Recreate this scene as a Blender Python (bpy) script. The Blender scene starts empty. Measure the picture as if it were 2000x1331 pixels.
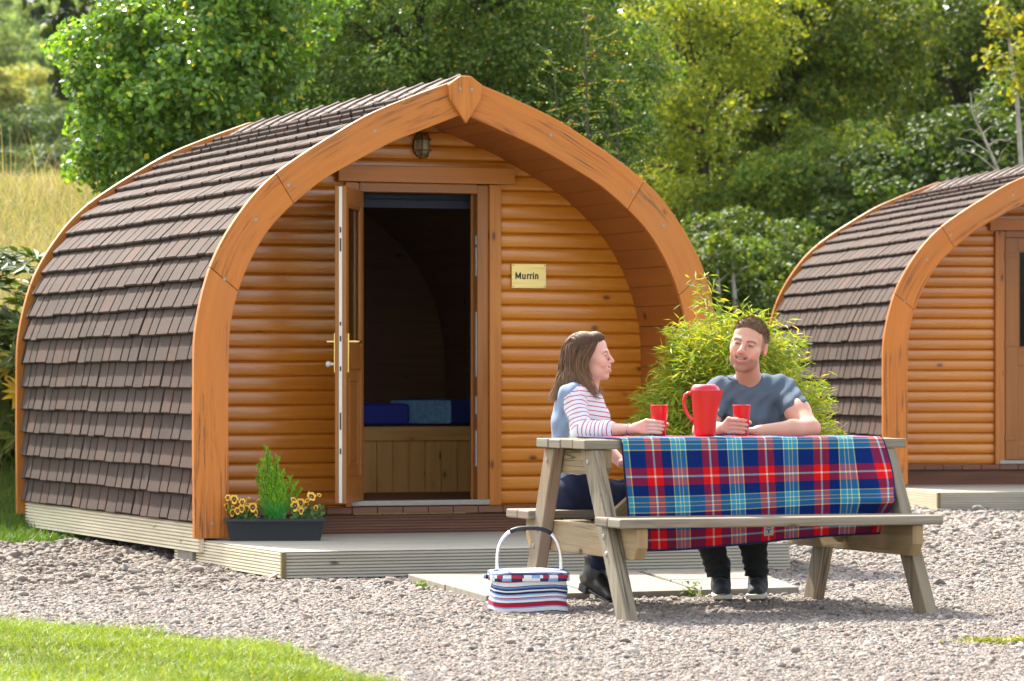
import bpy, bmesh, math, random
import numpy as np
from mathutils import Vector, Matrix, Euler
R = math.radians
scene = bpy.context.scene
COL = scene.collection

# ------------------------------------------------------------------ camera
F_PX, HOR, EYE = 7400.0, 750.0, 0.98
cam_d = bpy.data.cameras.new("camera")
cam_d.sensor_width = 36.0
cam_d.lens = 36.0 * F_PX / 2000.0
cam_d.shift_y = (HOR - 665.5) / 2000.0
cam_d.clip_start, cam_d.clip_end = 0.1, 3000.0
cam_d.dof.use_dof = True
cam_d.dof.focus_distance = 17.5
cam_d.dof.aperture_fstop = 7.1
cam = bpy.data.objects.new("camera", cam_d)
cam.location = (0, 0, EYE)
cam.rotation_euler = (R(90), 0, 0)
COL.objects.link(cam)
scene.camera = cam
scene.render.resolution_x, scene.render.resolution_y = 1024, 681

# ------------------------------------------------------------------ light: high hazy sun behind the pods, a little to the left
SUN_AZ = R(-29)      # measured from +Y towards +X
SUN_EL = R(47)
world = bpy.data.worlds.new("World")
scene.world = world
world.use_nodes = True
wn = world.node_tree
for n in list(wn.nodes):
    wn.nodes.remove(n)
sky = wn.nodes.new("ShaderNodeTexSky")
sky.sky_type = 'NISHITA'
sky.sun_disc = False
sky.sun_elevation = SUN_EL
sky.sun_rotation = SUN_AZ
sky.air_density, sky.dust_density, sky.ozone_density = 1.0, 2.0, 0.8
hs = wn.nodes.new("ShaderNodeHueSaturation")
hs.inputs['Saturation'].default_value = 0.35      # thin bright cloud
bg = wn.nodes.new("ShaderNodeBackground")
bg.inputs['Strength'].default_value = 0.12
wo = wn.nodes.new("ShaderNodeOutputWorld")
wn.links.new(sky.outputs[0], hs.inputs['Color'])
wn.links.new(hs.outputs[0], bg.inputs['Color'])
wn.links.new(bg.outputs[0], wo.inputs['Surface'])
sun_d = bpy.data.lights.new("sun", 'SUN')
sun_d.energy = 3.2
sun_d.angle = R(2.0)
sun_d.color = (1.0, 0.93, 0.80)
sun = bpy.data.objects.new("sun", sun_d)
sdir = Vector((math.sin(SUN_AZ) * math.cos(SUN_EL), math.cos(SUN_AZ) * math.cos(SUN_EL), math.sin(SUN_EL)))
sun.rotation_euler = sdir.to_track_quat('Z', 'Y').to_euler()
sun.location = sdir * 60
COL.objects.link(sun)
scene.view_settings.view_transform = 'Standard'
scene.view_settings.look = 'None'
scene.view_settings.exposure = 2.17
scene.view_settings.gamma = 1.0
scene.cycles.max_bounces = 8
scene.cycles.diffuse_bounces = 4
scene.cycles.transmission_bounces = 4
scene.cycles.caustics_reflective = False
scene.cycles.caustics_refractive = False

# ------------------------------------------------------------------ helpers
rng = np.random.default_rng(7)
rnd = random.Random(11)

def P(u, v, Y):
    """point at distance Y seen at (u, v) of the 2000 px wide photograph"""
    return Vector(((u - 1000.0) / F_PX * Y, Y, EYE - (v - HOR) * Y / F_PX))

def unit(v): return v / np.maximum(np.linalg.norm(v, axis=-1, keepdims=True), 1e-9)
def quads(n): return np.arange(4 * n).reshape(n, 4)
def tag(o, label=None, cat=None, group=None, kind=None):
    if label: o["label"] = label
    if cat: o["category"] = cat
    if group: o["group"] = group
    if kind: o["kind"] = kind
    return o

def empty(name, loc=(0, 0, 0), rz=0.0):
    o = bpy.data.objects.new(name, None)
    o.location = loc
    o.rotation_euler = (0, 0, rz)
    o.empty_display_size = 0.1
    COL.objects.link(o)
    return o

class MB:
    """collects shapes for ONE mesh object; faces carry per-corner uv (metres, u along the grain)"""
    def __init__(s):
        s.v, s.f, s.uv, s.m, s.c = [], [], [], [], []
        s.curcol = (1, 1, 1, 1)
    def add(s, vs, fs, uvs=None, mi=0):
        b = len(s.v)
        s.v += [tuple(x) for x in vs]
        s.c += [s.curcol] * len(vs)
        for i, f in enumerate(fs):
            s.f.append([b + k for k in f])
            s.uv.append(uvs[i] if uvs else [(0, 0)] * len(f))
            s.m.append(mi)
    def box(s, c, d, M=None, grain=0, mi=0):
        """box centre c, full sizes d, M 3x3 rotation; grain = axis index of the wood grain"""
        c = Vector(c); h = [x / 2 for x in d]
        vs = []
        for z in (-1, 1):
            for y in (-1, 1):
                for x in (-1, 1):
                    p = Vector((x * h[0], y * h[1], z * h[2]))
                    vs.append(c + (M @ p if M else p))
        fs = [(0, 2, 3, 1), (4, 5, 7, 6), (0, 1, 5, 4), (2, 6, 7, 3), (0, 4, 6, 2), (1, 3, 7, 5)]
        loc = [Vector((x * h[0], y * h[1], z * h[2])) for z in (-1, 1) for y in (-1, 1) for x in (-1, 1)]
        ax = [(0, 1), (0, 1), (0, 2), (0, 2), (1, 2), (1, 2)]
        o = rnd.random() * 40
        uvs = []
        for f, a in zip(fs, ax):
            if grain in a:
                g = grain; w = a[0] if a[1] == grain else a[1]
                uvs.append([(loc[k][g] + o, loc[k][w] + o * 1.7 + a[1] * .31) for k in f])
            else:
                uvs.append([(loc[k][a[0]] * .25 + o, loc[k][a[1]] + o) for k in f])
        s.add(vs, fs, uvs, mi)
    def beam(s, p0, p1, w, h, up=(0, 0, 1), mi=0):
        """bar from p0 to p1, w wide across, h along 'up'"""
        p0, p1 = Vector(p0), Vector(p1)
        d = (p1 - p0); L = d.length; x = d.normalized()
        u = Vector(up); y = u.cross(x).normalized(); z = x.cross(y)
        M = Matrix((x, y, z)).transposed()
        s.box((p0 + p1) / 2, (L, w, h), M, 0, mi)
    def tube(s, pts, r, n=8, caps=True, mi=0, flat=1.0):
        pts = [Vector(p) for p in pts]
        rs = r if isinstance(r, (list, tuple)) else [r] * len(pts)
        rings = []
        t0 = (pts[1] - pts[0]).normalized()
        a = t0.orthogonal().normalized()
        acc = 0
        vs, uvv = [], []
        for i, p in enumerate(pts):
            t = (pts[min(i + 1, len(pts) - 1)] - pts[max(i - 1, 0)]).normalized()
            a = (a - t * a.dot(t)).normalized()
            b = t.cross(a)
            if i: acc += (p - pts[i - 1]).length
            for k in range(n):
                an = 2 * math.pi * k / n
                vs.append(p + (a * math.cos(an) + b * math.sin(an) * flat) * rs[i])
        fs, uvs = [], []
        for i in range(len(pts) - 1):
            for k in range(n):
                k2 = (k + 1) % n
                fs.append((i * n + k, i * n + k2, (i + 1) * n + k2, (i + 1) * n + k))
                uvs.append([(i * .1, k / n), (i * .1, (k + 1) / n), (i * .1 + .1, (k + 1) / n), (i * .1 + .1, k / n)])
        if caps:
            fs.append(tuple(range(n))[::-1]); uvs.append([(0, 0)] * n)
            e = (len(pts) - 1) * n
            fs.append(tuple(e + k for k in range(n))); uvs.append([(0, 0)] * n)
        s.add(vs, fs, uvs, mi)
    def lathe(s, prof, c=(0, 0, 0), n=32, mi=0, sx=1.0, sy=1.0):
        vs = [];
        for r, z in prof:
            for k in range(n):
                a = 2 * math.pi * k / n
                vs.append((c[0] + r * math.cos(a) * sx, c[1] + r * math.sin(a) * sy, c[2] + z))
        fs, uvs = [], []
        for i in range(len(prof) - 1):
            for k in range(n):
                k2 = (k + 1) % n
                fs.append((i * n + k, i * n + k2, (i + 1) * n + k2, (i + 1) * n + k))
                uvs.append([(k / n, prof[i][1]), ((k + 1) / n, prof[i][1]), ((k + 1) / n, prof[i + 1][1]), (k / n, prof[i + 1][1])])
        s.add(vs, fs, uvs, mi)
    def prism(s, poly, y0, y1, mi=0, axis='y', uvrot=False):
        """polygon in (x,z) extruded along y (axis='y'), or in (y,z) along x (axis='x')"""
        n = len(poly)
        mk = (lambda a, b, t: (a, t, b)) if axis == 'y' else (lambda a, b, t: (t, a, b))
        vs = [mk(a, b, y0) for a, b in poly] + [mk(a, b, y1) for a, b in poly]
        o = rnd.random() * 30
        fs = [tuple(range(n)), tuple(range(2 * n - 1, n - 1, -1))]
        q = (lambda a, b: (b + o, a + o)) if uvrot else (lambda a, b: (a + o, b + o))
        uvs = [[q(a, b) for a, b in poly], [q(a, b) for a, b in poly[::-1]]]
        for i in range(n):
            j = (i + 1) % n
            fs.append((i, i + n, j + n, j))
            d = math.hypot(poly[j][0] - poly[i][0], poly[j][1] - poly[i][1])
            uvs.append([(o, o), (o, o + y1 - y0), (o + d, o + y1 - y0), (o + d, o)])
        s.add(vs, fs, uvs, mi)
    def build(s, name, mats, parent=None, smooth=False, bevel=0.0, seg=2, sharp=None):
        me = bpy.data.meshes.new(name)
        me.from_pydata(s.v, [], s.f)
        if not isinstance(mats, (list, tuple)): mats = [mats]
        for m in mats: me.materials.append(m)
        me.polygons.foreach_set("material_index", s.m)
        uvl = me.uv_layers.new(name="UVMap")
        flat = [x for f in s.uv for p in f for x in p]
        uvl.data.foreach_set("uv", flat)
        ca = me.color_attributes.new("col", 'FLOAT_COLOR', 'POINT')
        ca.data.foreach_set("color", [x for c in s.c for x in c])
        bm = bmesh.new(); bm.from_mesh(me)
        bmesh.ops.recalc_face_normals(bm, faces=bm.faces)
        bm.to_mesh(me); bm.free()
        if smooth:
            me.polygons.foreach_set("use_smooth", [True] * len(me.polygons))
            if sharp is not None:
                me.set_sharp_from_angle(angle=R(sharp))
        o = bpy.data.objects.new(name, me)
        COL.objects.link(o)
        if parent: o.parent = parent
        if bevel > 0:
            b = o.modifiers.new("bevel", 'BEVEL'); b.width = bevel; b.segments = seg
            b.limit_method = 'ANGLE'; b.angle_limit = R(40)
        return o

def np_mesh(name, verts, faces, mat, parent=None, col=None, smooth=False, uv=None, attrs=None):
    """fast mesh from numpy arrays; faces (n,k) all of one size"""
    me = bpy.data.meshes.new(name)
    verts = np.asarray(verts, np.float32); faces = np.asarray(faces, np.int32)
    nv, nf, k = len(verts), len(faces), faces.shape[1]
    me.vertices.add(nv); me.vertices.foreach_set("co", verts.ravel())
    me.loops.add(nf * k); me.loops.foreach_set("vertex_index", faces.ravel())
    me.polygons.add(nf)
    me.polygons.foreach_set("loop_start", np.arange(0, nf * k, k, dtype=np.int32))
    me.polygons.foreach_set("loop_total", np.full(nf, k, np.int32))
    me.polygons.foreach_set("use_smooth", np.full(nf, bool(smooth)))
    me.update(calc_edges=True)
    if col is not None:
        ca = me.color_attributes.new("col", 'FLOAT_COLOR', 'POINT')
        c4 = np.ones((nv, 4), np.float32); c4[:, :3] = col
        ca.data.foreach_set("color", c4.ravel())
    if uv is not None:
        ul = me.uv_layers.new(name="UVMap")
        ul.data.foreach_set("uv", np.asarray(uv, np.float32)[faces.ravel()].ravel())
    if attrs:
        for an, av in attrs.items():
            at = me.attributes.new(an, 'FLOAT', 'POINT')
            at.data.foreach_set("value", np.asarray(av, np.float32))
    for m in (mat if isinstance(mat, (list, tuple)) else [mat]): me.materials.append(m)
    o = bpy.data.objects.new(name, me)
    COL.objects.link(o)
    if parent: o.parent = parent
    return o

# ------------------------------------------------------------------ materials
class NT:
    def __init__(s, name):
        s.m = bpy.data.materials.new(name); s.m.use_nodes = True
        s.t = s.m.node_tree
        s.p = s.t.nodes["Principled BSDF"]; s.out = s.t.nodes["Material Output"]
    def n(s, typ, **kw):
        nd = s.t.nodes.new(typ)
        for k, v in kw.items():
            if k.startswith("i_"):
                key = k[2:]
                key = int(key) if key.isdigit() else key
                s.set(nd.inputs[key], v)
            else:
                setattr(nd, k, v)
        return nd
    def set(s, sock, v):
        if isinstance(v, bpy.types.NodeSocket): s.t.links.new(v, sock)
        elif isinstance(v, bpy.types.Node): s.t.links.new(v.outputs[0], sock)
        else:
            if sock.type == 'RGBA' and len(v) == 3: v = (*v, 1)
            sock.default_value = v
    def P(s, **kw):
        for k, v in kw.items(): s.set(s.p.inputs[k.replace("_", " ")], v)
    def math(s, op, a, b=0.0, c=0.0):
        nd = s.n("ShaderNodeMath", operation=op)
        s.set(nd.inputs[0], a); s.set(nd.inputs[1], b); s.set(nd.inputs[2], c)
        return nd.outputs[0]
    def mix(s, f, a, b, mode='MIX'):
        nd = s.n("ShaderNodeMix", data_type='RGBA', blend_type=mode)
        s.set(nd.inputs[0], f); s.set(nd.inputs[6], a); s.set(nd.inputs[7], b)
        return nd.outputs[2]
    def ramp(s, f, stops, interp='LINEAR'):
        nd = s.n("ShaderNodeValToRGB"); cr = nd.color_ramp; cr.interpolation = interp
        while len(cr.elements) < len(stops): cr.elements.new(0.5)
        for e, (p, c) in zip(cr.elements, stops):
            e.position = p; e.color = (*c, 1) if not isinstance(c, float) else (c, c, c, 1)
        s.set(nd.inputs[0], f)
        return nd.outputs[0]
    def map(s, vec, scale=(1, 1, 1), loc=(0, 0, 0)):
        nd = s.n("ShaderNodeMapping"); s.set(nd.inputs['Vector'], vec)
        nd.inputs['Scale'].default_value = scale; nd.inputs['Location'].default_value = loc
        return nd.outputs[0]
    def noise(s, vec, scale=1.0, detail=3.0, rough=0.5, dist=0.0):
        nd = s.n("ShaderNodeTexNoise"); s.set(nd.inputs['Vector'], vec)
        nd.inputs['Scale'].default_value = scale; nd.inputs['Detail'].default_value = detail
        nd.inputs['Roughness'].default_value = rough; nd.inputs['Distortion'].default_value = dist
        return nd.outputs[0]
    def bump(s, h, strength=0.3, dist=0.01):
        nd = s.n("ShaderNodeBump"); s.set(nd.inputs['Height'], h)
        nd.inputs['Strength'].default_value = strength; nd.inputs['Distance'].default_value = dist
        s.t.links.new(nd.outputs[0], s.p.inputs['Normal'])
    def uv(s): return s.n("ShaderNodeTexCoord").outputs['UV']
    def obj(s): return s.n("ShaderNodeTexCoord").outputs['Object']
    def attr(s, name, typ='GEOMETRY'):
        return s.n("ShaderNodeAttribute", attribute_name=name, attribute_type=typ)

def wood(name, base, dark, light, rough=0.55, knots=1.0, stain=0.0, stain_col=(0.03, 0.028, 0.026), spec=0.4, green=0.0, coat=0.0):
    t = NT(name); uv = t.uv()
    g1 = t.noise(t.map(uv, (1.3, 26, 1)), 1.0, 5.0, 0.6, 0.6)
    g2 = t.noise(t.map(uv, (5, 170, 1)), 1.0, 2.0, 0.5, 0.2)
    lf = t.noise(t.map(uv, (.8, 3, 1)), 1.0, 2.0)
    c = t.ramp(g1, [(0.25, dark), (0.52, base), (0.8, light)])
    c = t.mix(t.math('MULTIPLY', t.math('SUBTRACT', 1.0, g2), 0.35), c, dark)
    c = t.mix(t.math('MULTIPLY', t.ramp(lf, [(.3, 0.0), (.7, 1.0)]), 0.6), c, t.mix(0.55, base, dark))
    if knots > 0:
        vo = t.n("ShaderNodeTexVoronoi", feature='F1'); t.set(vo.inputs['Vector'], t.map(uv, (5.5, 12.0, 1)))
        vo.inputs['Scale'].default_value = 1.0; vo.inputs['Randomness'].default_value = 1.0
        d = t.math('ADD', vo.outputs['Distance'], t.math('MULTIPLY', t.math('SUBTRACT', g1, .5), .12))
        sp = t.n("ShaderNodeSeparateColor"); t.set(sp.inputs[0], vo.outputs['Color'])
        on = t.math('GREATER_THAN', sp.outputs[0], 1.0 - 0.26 * knots)
        k = t.math('MULTIPLY', t.ramp(d, [(0.0, 1.0), (0.08, 0.9), (0.17, 0.0)]), on)
        halo = t.math('MULTIPLY', t.ramp(d, [(0.0, 1.0), (0.38, 0.0)]), on)
        c = t.mix(t.math('MULTIPLY', halo, .35), c, dark)
        c = t.mix(k, c, tuple(x * .28 for x in dark))
    if stain > 0:
        s1 = t.noise(t.map(uv, (1.9, 30, 1), (3.1, 7.7, 0)), 1.0, 5.0, 0.7, .9)
        s2 = t.noise(t.map(uv, (.9, 5.0, 1), (1.3, 2.2, 0)), 1.0, 2.0)
        s3 = t.noise(t.map(uv, (9, 60, 1)), 1.0, 3.0, .7)
        sm = t.math('MULTIPLY', t.ramp(s1, [(0.50, 0.0), (0.62, 1.0)]), t.ramp(s2, [(0.57 - .06 * stain, 0.0), (0.65 - .06 * stain, 1.0)]))
        sm = t.math('MULTIPLY', sm, t.ramp(s3, [(.3, .25), (.6, 1.0)]))
        ck = t.noise(t.map(uv, (.7, 44, 1), (5.5, 1.7, 0)), 1.0, 2.0, .5, .35)
        cm = t.math('MULTIPLY', t.ramp(ck, [(0.47, 0.0), (0.492, 1.0), (0.508, 1.0), (0.53, 0.0)]), t.ramp(t.noise(t.map(uv, (1.3, 2.5, 1), (9.1, 4.2, 0)), 1.0, 2.0), [(.53, 0.0), (.62, .8)]))
        fade = t.ramp(t.noise(t.map(uv, (.6, 3.0, 1), (2.2, 8.8, 0)), 1.0, 3.0), [(.48, 0.0), (.75, .38)])
        c = t.mix(fade, c, (.36, .17, .075))
        c = t.mix(t.math('MAXIMUM', t.math('MULTIPLY', sm, .9), cm), c, stain_col)
    if green > 0:
        gn = t.noise(t.map(uv, (2.0, 6, 1)), 1.0, 3.0)
        c = t.mix(t.math('MULTIPLY', t.ramp(gn, [(0.45, 0.0), (0.7, 1.0)]), green), c, (0.10, 0.105, 0.045))
    t.P(Base_Color=c, Roughness=t.math('ADD', rough - .08, t.math('MULTIPLY', g1, .2)), Specular_IOR_Level=spec)
    if coat: t.P(Coat_Weight=coat, Coat_Roughness=0.3)
    t.bump(t.math('ADD', g1, t.math('MULTIPLY', g2, .5)), 0.25, 0.004)
    return t.m

def plain(name, col, rough=0.5, metal=0.0, spec=0.5, noise=0.0, bump=0.0, scale=60.0, coat=0.0):
    t = NT(name)
    if noise > 0 or bump > 0:
        nz = t.noise(t.obj(), scale, 4.0, 0.6)
        if noise > 0:
            c = t.ramp(nz, [(0.25, tuple(x * (1 - noise) for x in col)), (0.75, tuple(min(1, x * (1 + noise)) for x in col))])
            t.P(Base_Color=c)
        else: t.P(Base_Color=col)
        if bump > 0: t.bump(nz, bump, 0.005)
    else: t.P(Base_Color=col)
    t.P(Roughness=rough, Metallic=metal, Specular_IOR_Level=spec)
    if coat: t.P(Coat_Weight=coat, Coat_Roughness=.1)
    return t.m

def leafmat(name, trans=0.35, rough=0.42, spec=0.5, gain=1.0):
    t = NT(name)
    a = t.attr("col").outputs['Color']
    t.P(Base_Color=a, Roughness=rough, Specular_IOR_Level=spec)
    tr = t.n("ShaderNodeBsdfTranslucent")
    t.set(tr.inputs[0], t.mix(1.0, a, (1.15 * gain, 1.05 * gain, 0.45 * gain), 'MULTIPLY'))
    mx = t.n("ShaderNodeMixShader"); mx.inputs[0].default_value = trans
    t.t.links.new(t.p.outputs[0], mx.inputs[1]); t.t.links.new(tr.outputs[0], mx.inputs[2])
    t.t.links.new(mx.outputs[0], t.out.inputs['Surface'])
    return t.m

M = {}
M['pine'] = wood("stained_pine", (0.50, 0.170, 0.013), (0.32, 0.085, 0.006), (0.58, 0.23, 0.024), 0.42, 0.9, 0, spec=0.5)
M['log'] = wood("stained_log", (0.62, 0.220, 0.013), (0.43, 0.125, 0.006), (0.70, 0.285, 0.024), 0.24, 0.85, 0, spec=0.7)
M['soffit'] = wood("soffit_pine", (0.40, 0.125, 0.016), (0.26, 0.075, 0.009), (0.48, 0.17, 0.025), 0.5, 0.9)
M['fascia'] = wood("weathered_fascia", (0.56, 0.185, 0.030), (0.43, 0.130, 0.020), (0.63, 0.235, 0.046), 0.55, 0.7, 1.2, spec=0.3)
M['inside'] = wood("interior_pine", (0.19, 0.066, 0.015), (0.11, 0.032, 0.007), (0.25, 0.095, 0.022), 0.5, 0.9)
M['bedwood'] = wood("bed_pine", (0.74, 0.40, 0.11), (0.52, 0.20, 0.04), (0.80, 0.50, 0.18), 0.45, 0.8)
M['grey_wood'] = wood("weathered_grey_wood", (0.27, 0.235, 0.18), (0.095, 0.080, 0.060), (0.42, 0.38, 0.31), 0.75, 0.9, 0.8, spec=0.25, green=0.10)
M['leg_wood'] = wood("leg_wood", (0.29, 0.245, 0.175), (0.12, 0.095, 0.06), (0.42, 0.38, 0.30), 0.7, 0.7, 0.6, spec=0.25, green=0.05)
M['beam_wood'] = wood("crossbeam_wood", (0.38, 0.28, 0.155), (0.20, 0.125, 0.055), (0.50, 0.41, 0.27), 0.7, 1.0, 0.4, spec=0.25, green=0.2)
M['deck'] = wood("pale_decking", (0.44, 0.41, 0.34), (0.34, 0.31, 0.25), (0.53, 0.50, 0.43), 0.8, 0.4, 0, spec=0.2, green=0.15)
M['skirt'] = wood("pale_skirting", (0.74, 0.66, 0.49), (0.56, 0.49, 0.35), (0.82, 0.75, 0.58), 0.8, 0.3, 0, spec=0.2, green=0.1)
M['post'] = wood("green_post_trim", (0.17, 0.13, 0.05), (0.10, 0.08, 0.03), (0.22, 0.18, 0.08), 0.8, 0, 0)
M['brown_deck'] = wood("brown_decking", (0.20, 0.085, 0.048), (0.10, 0.042, 0.026), (0.27, 0.125, 0.075), 0.65, 0.2, 0)
M['upvc'] = wood("brown_door_foil", (0.34, 0.125, 0.022), (0.22, 0.070, 0.011), (0.42, 0.165, 0.034), 0.35, 0, 0)
M['upvc_grey'] = plain("door_gasket", (0.09, 0.06, 0.045), 0.5)
M['galv'] = plain("galvanised_steel", (0.33, 0.31, 0.28), 0.5, 0.6, noise=.1)
M['strip'] = plain("lock_strip_steel", (0.62, 0.62, 0.59), 0.45, 0.3, noise=.06)
M['brass'] = plain("brass", (0.75, 0.50, 0.18), 0.25, 1.0)
M['old_brass'] = plain("aged_brass", (0.16, 0.11, 0.05), 0.4, 0.9, noise=.3)
M['black'] = plain("black_plastic", (0.012, 0.013, 0.016), 0.45, bump=.1)
M['letter'] = plain("black_lettering", (0.012, 0.011, 0.01), 0.6)
M['navy'] = plain("navy_fabric", (0.012, 0.024, 0.30), 0.85, noise=.15, bump=.2, scale=300)
M['bind'] = plain("navy_binding", (0.004, 0.006, 0.06), 0.9)
M['denim'] = plain("lit_side_blue_fabric", (0.16, 0.34, 0.55), 0.85, noise=.35, bump=.2, scale=40)  # light on the cushion's side, put into a paler blue
M['blind'] = plain("navy_blind", (0.004, 0.009, 0.028), 0.7)
M['concrete'] = plain("concrete", (0.225, 0.20, 0.165), 0.9, noise=.2, bump=.3, scale=18, spec=.2)
M['block'] = plain("concrete_block_grey", (0.20, 0.18, 0.155), 0.95, noise=.3, bump=.5, scale=25, spec=.2)
M['dark'] = plain("dark_underside", (0.02, 0.017, 0.014), 0.9)
t = NT("lamp_glass"); t.P(Base_Color=(0.75, 0.68, 0.5), Roughness=.15, Transmission_Weight=.6, IOR=1.4); M['lampglass'] = t.m
t = NT("door_glass"); t.P(Base_Color=(0.6, 0.68, 0.62), Roughness=.03, Transmission_Weight=1.0, IOR=1.18); M['glass'] = t.m
t = NT("brass_plate")
nz = t.noise(t.map(t.obj(), (4, 4, 160)), 1, 3)
t.P(Base_Color=t.ramp(nz, [(0.3, (0.66, 0.47, 0.16)), (0.7, (0.80, 0.62, 0.26))]), Roughness=.38, Metallic=.55); M['plate'] = t.m

# roof tiles: stone-chip coated, tint per strip from the mesh, fine ribs across
t = NT("stone_chip_tile")
a = t.attr("col").outputs['Color']
o_ = t.obj()
g = t.noise(o_, 170, 2, .7)
wv = t.n("ShaderNodeTexWave", wave_type='BANDS', bands_direction='Y'); t.set(wv.inputs['Vector'], t.uv()); wv.inputs['Scale'].default_value = 21; wv.inputs['Distortion'].default_value = 1.2; wv.inputs['Detail'].default_value = 2; wv.inputs['Detail Scale'].default_value = 3
lf = t.noise(o_, 2.2, 3)
c = t.mix(t.math('MULTIPLY', t.ramp(g, [(0.35, 0.0), (0.7, 1.0)]), .5), a, (0.105, 0.066, 0.050))
c = t.mix(t.math('MULTIPLY', wv.outputs['Fac'], .34), c, (0.045, 0.028, 0.024))
c = t.mix(t.math('MULTIPLY', t.ramp(lf, [(0.5, 0.0), (0.75, 1.0)]), .22), c, (0.05, 0.035, 0.03))
t.P(Base_Color=c, Roughness=.85, Specular_IOR_Level=.18)
t.bump(g, .35, .004)
M['tile'] = t.m
# ------------------------------------------------------------------ ground
def sstep(a, b, x):
    t = np.clip((x - a) / (b - a), 0, 1); return t * t * (3 - 2 * t)
def vnoise(x, y, s, seed=0):
    """cheap smooth noise from sines, about -1..1"""
    r = np.random.default_rng(seed); out = 0
    for k in range(5):
        a = r.uniform(0, 6.28); f = s * r.uniform(.6, 1.7); ph = r.uniform(0, 6.28)
        out = out + np.sin((x * math.cos(a) + y * math.sin(a)) * f * 6.28 + ph)
    return out / 3.0
LAWN_X = np.array([-40, -8, -2.9, -2.08, -1.525, -0.83, -0.51, -0.33, 0.1])
LAWN_Y = np.array([17.5, 16.5, 15.55, 15.38, 15.05, 13.93, 12.69, 12.2, 10.6]) - .30
def lawn_edge(x): return np.interp(x, LAWN_X, LAWN_Y)
def gz(x, y):
    x = np.asarray(x, float); y = np.asarray(y, float)
    z = .02 - .007 * np.clip(y - 16.6, 0, 2.4) + .0085 * np.clip(y - 19, 0, 9)
    ys = 23.1 + 11.5 * sstep(-2.6, 1.0, x)
    z = z + .25 * np.clip(y - ys, 0, 10.5) * sstep(-1.0, 1.5, y - ys)
    z = z + .03 * np.clip(y - 45, 0, 80)
    z = z + .115 * np.clip(y - 120, 0, 600) * sstep(90, 170, y)
    z = z + .05 * vnoise(x, y, .12, 1) * sstep(23, 27, y) + 1.0 * vnoise(x, y, .012, 2) * sstep(110, 180, y)
    return z
def left_bound(x): return 22.2 + .25 * np.clip(x + 3, -3, 3) + .12 * vnoise(x, x * 0, .9, 5)
def grid_mesh(name, xs, ys, zf, mat, keep=None):
    X, Y = np.meshgrid(xs, ys); Z = zf(X, Y)
    v = np.stack([X, Y, Z], -1).reshape(-1, 3)
    nx, ny = len(xs), len(ys)
    i, j = np.meshgrid(np.arange(nx - 1), np.arange(ny - 1))
    b = (j * nx + i).ravel()
    f = np.stack([b, b + 1, b + nx + 1, b + nx], -1)
    if keep is not None:
        c = v[f].mean(1); f = f[keep(c[:, 0], c[:, 1])]
    return np_mesh(name, v, f, mat, smooth=True)

t = NT("meadow_soil")
o_ = t.obj(); n1 = t.noise(o_, 3.0, 5); n2 = t.noise(o_, .5, 3)
c = t.ramp(n1, [(.3, (.035, .06, .012)), (.55, (.075, .11, .022)), (.75, (.13, .12, .045))])
c = t.mix(t.ramp(n2, [(.4, 0.0), (.65, .6)]), c, (.05, .08, .018))
t.P(Base_Color=c, Roughness=.95, Specular_IOR_Level=.1); t.bump(n1, .6, .05)
M['soil'] = t.m
t = NT("gravel_bed")
o_ = t.obj()
vo = t.n("ShaderNodeTexVoronoi"); t.set(vo.inputs['Vector'], o_); vo.inputs['Scale'].default_value = 70
hsv = t.n("ShaderNodeSeparateColor"); t.set(hsv.inputs[0], vo.outputs['Color'])
c = t.ramp(hsv.outputs[0], [(0, (.05, .042, .037)), (.4, (.11, .095, .085)), (.8, (.18, .16, .145)), (1, (.25, .235, .22))])
c = t.mix(t.ramp(vo.outputs['Distance'], [(.2, 0.0), (.6, .8)]), c, (.06, .05, .04))
t.P(Base_Color=c, Roughness=.95, Specular_IOR_Level=.15); t.bump(t.math('SUBTRACT', 1.0, vo.outputs['Distance']), .8, .012)
M['gravel_bed'] = t.m

xs = np.concatenate([np.linspace(-420, -30, 28), np.linspace(-25, -9, 17), np.arange(-8, 10.01, .3), np.linspace(11, 28, 14), np.linspace(34, 420, 28)])
ys = np.concatenate([np.linspace(-30, 6, 10), np.arange(7, 48, .35), np.linspace(49, 120, 36), np.linspace(126, 560, 50)])
g = grid_mesh("ground", xs, ys, gz, M['soil']); tag(g, "grassy ground rising to a meadow bank and wooded hill", "ground", kind='structure')
def in_gravel(x, y):
    lb = np.where(x < -2.45, left_bound(x), 33.0)
    return (y > lawn_edge(x)) & (y < lb) & (y > 8)
gb = grid_mesh("gravel_yard", np.arange(-9, 14.01, .12), np.arange(8, 33, .15), lambda x, y: gz(x, y) + .006, M['gravel_bed'], in_gravel)
tag(gb, "pinkish grey gravel yard in front of the pods", "ground", kind='structure')

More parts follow.
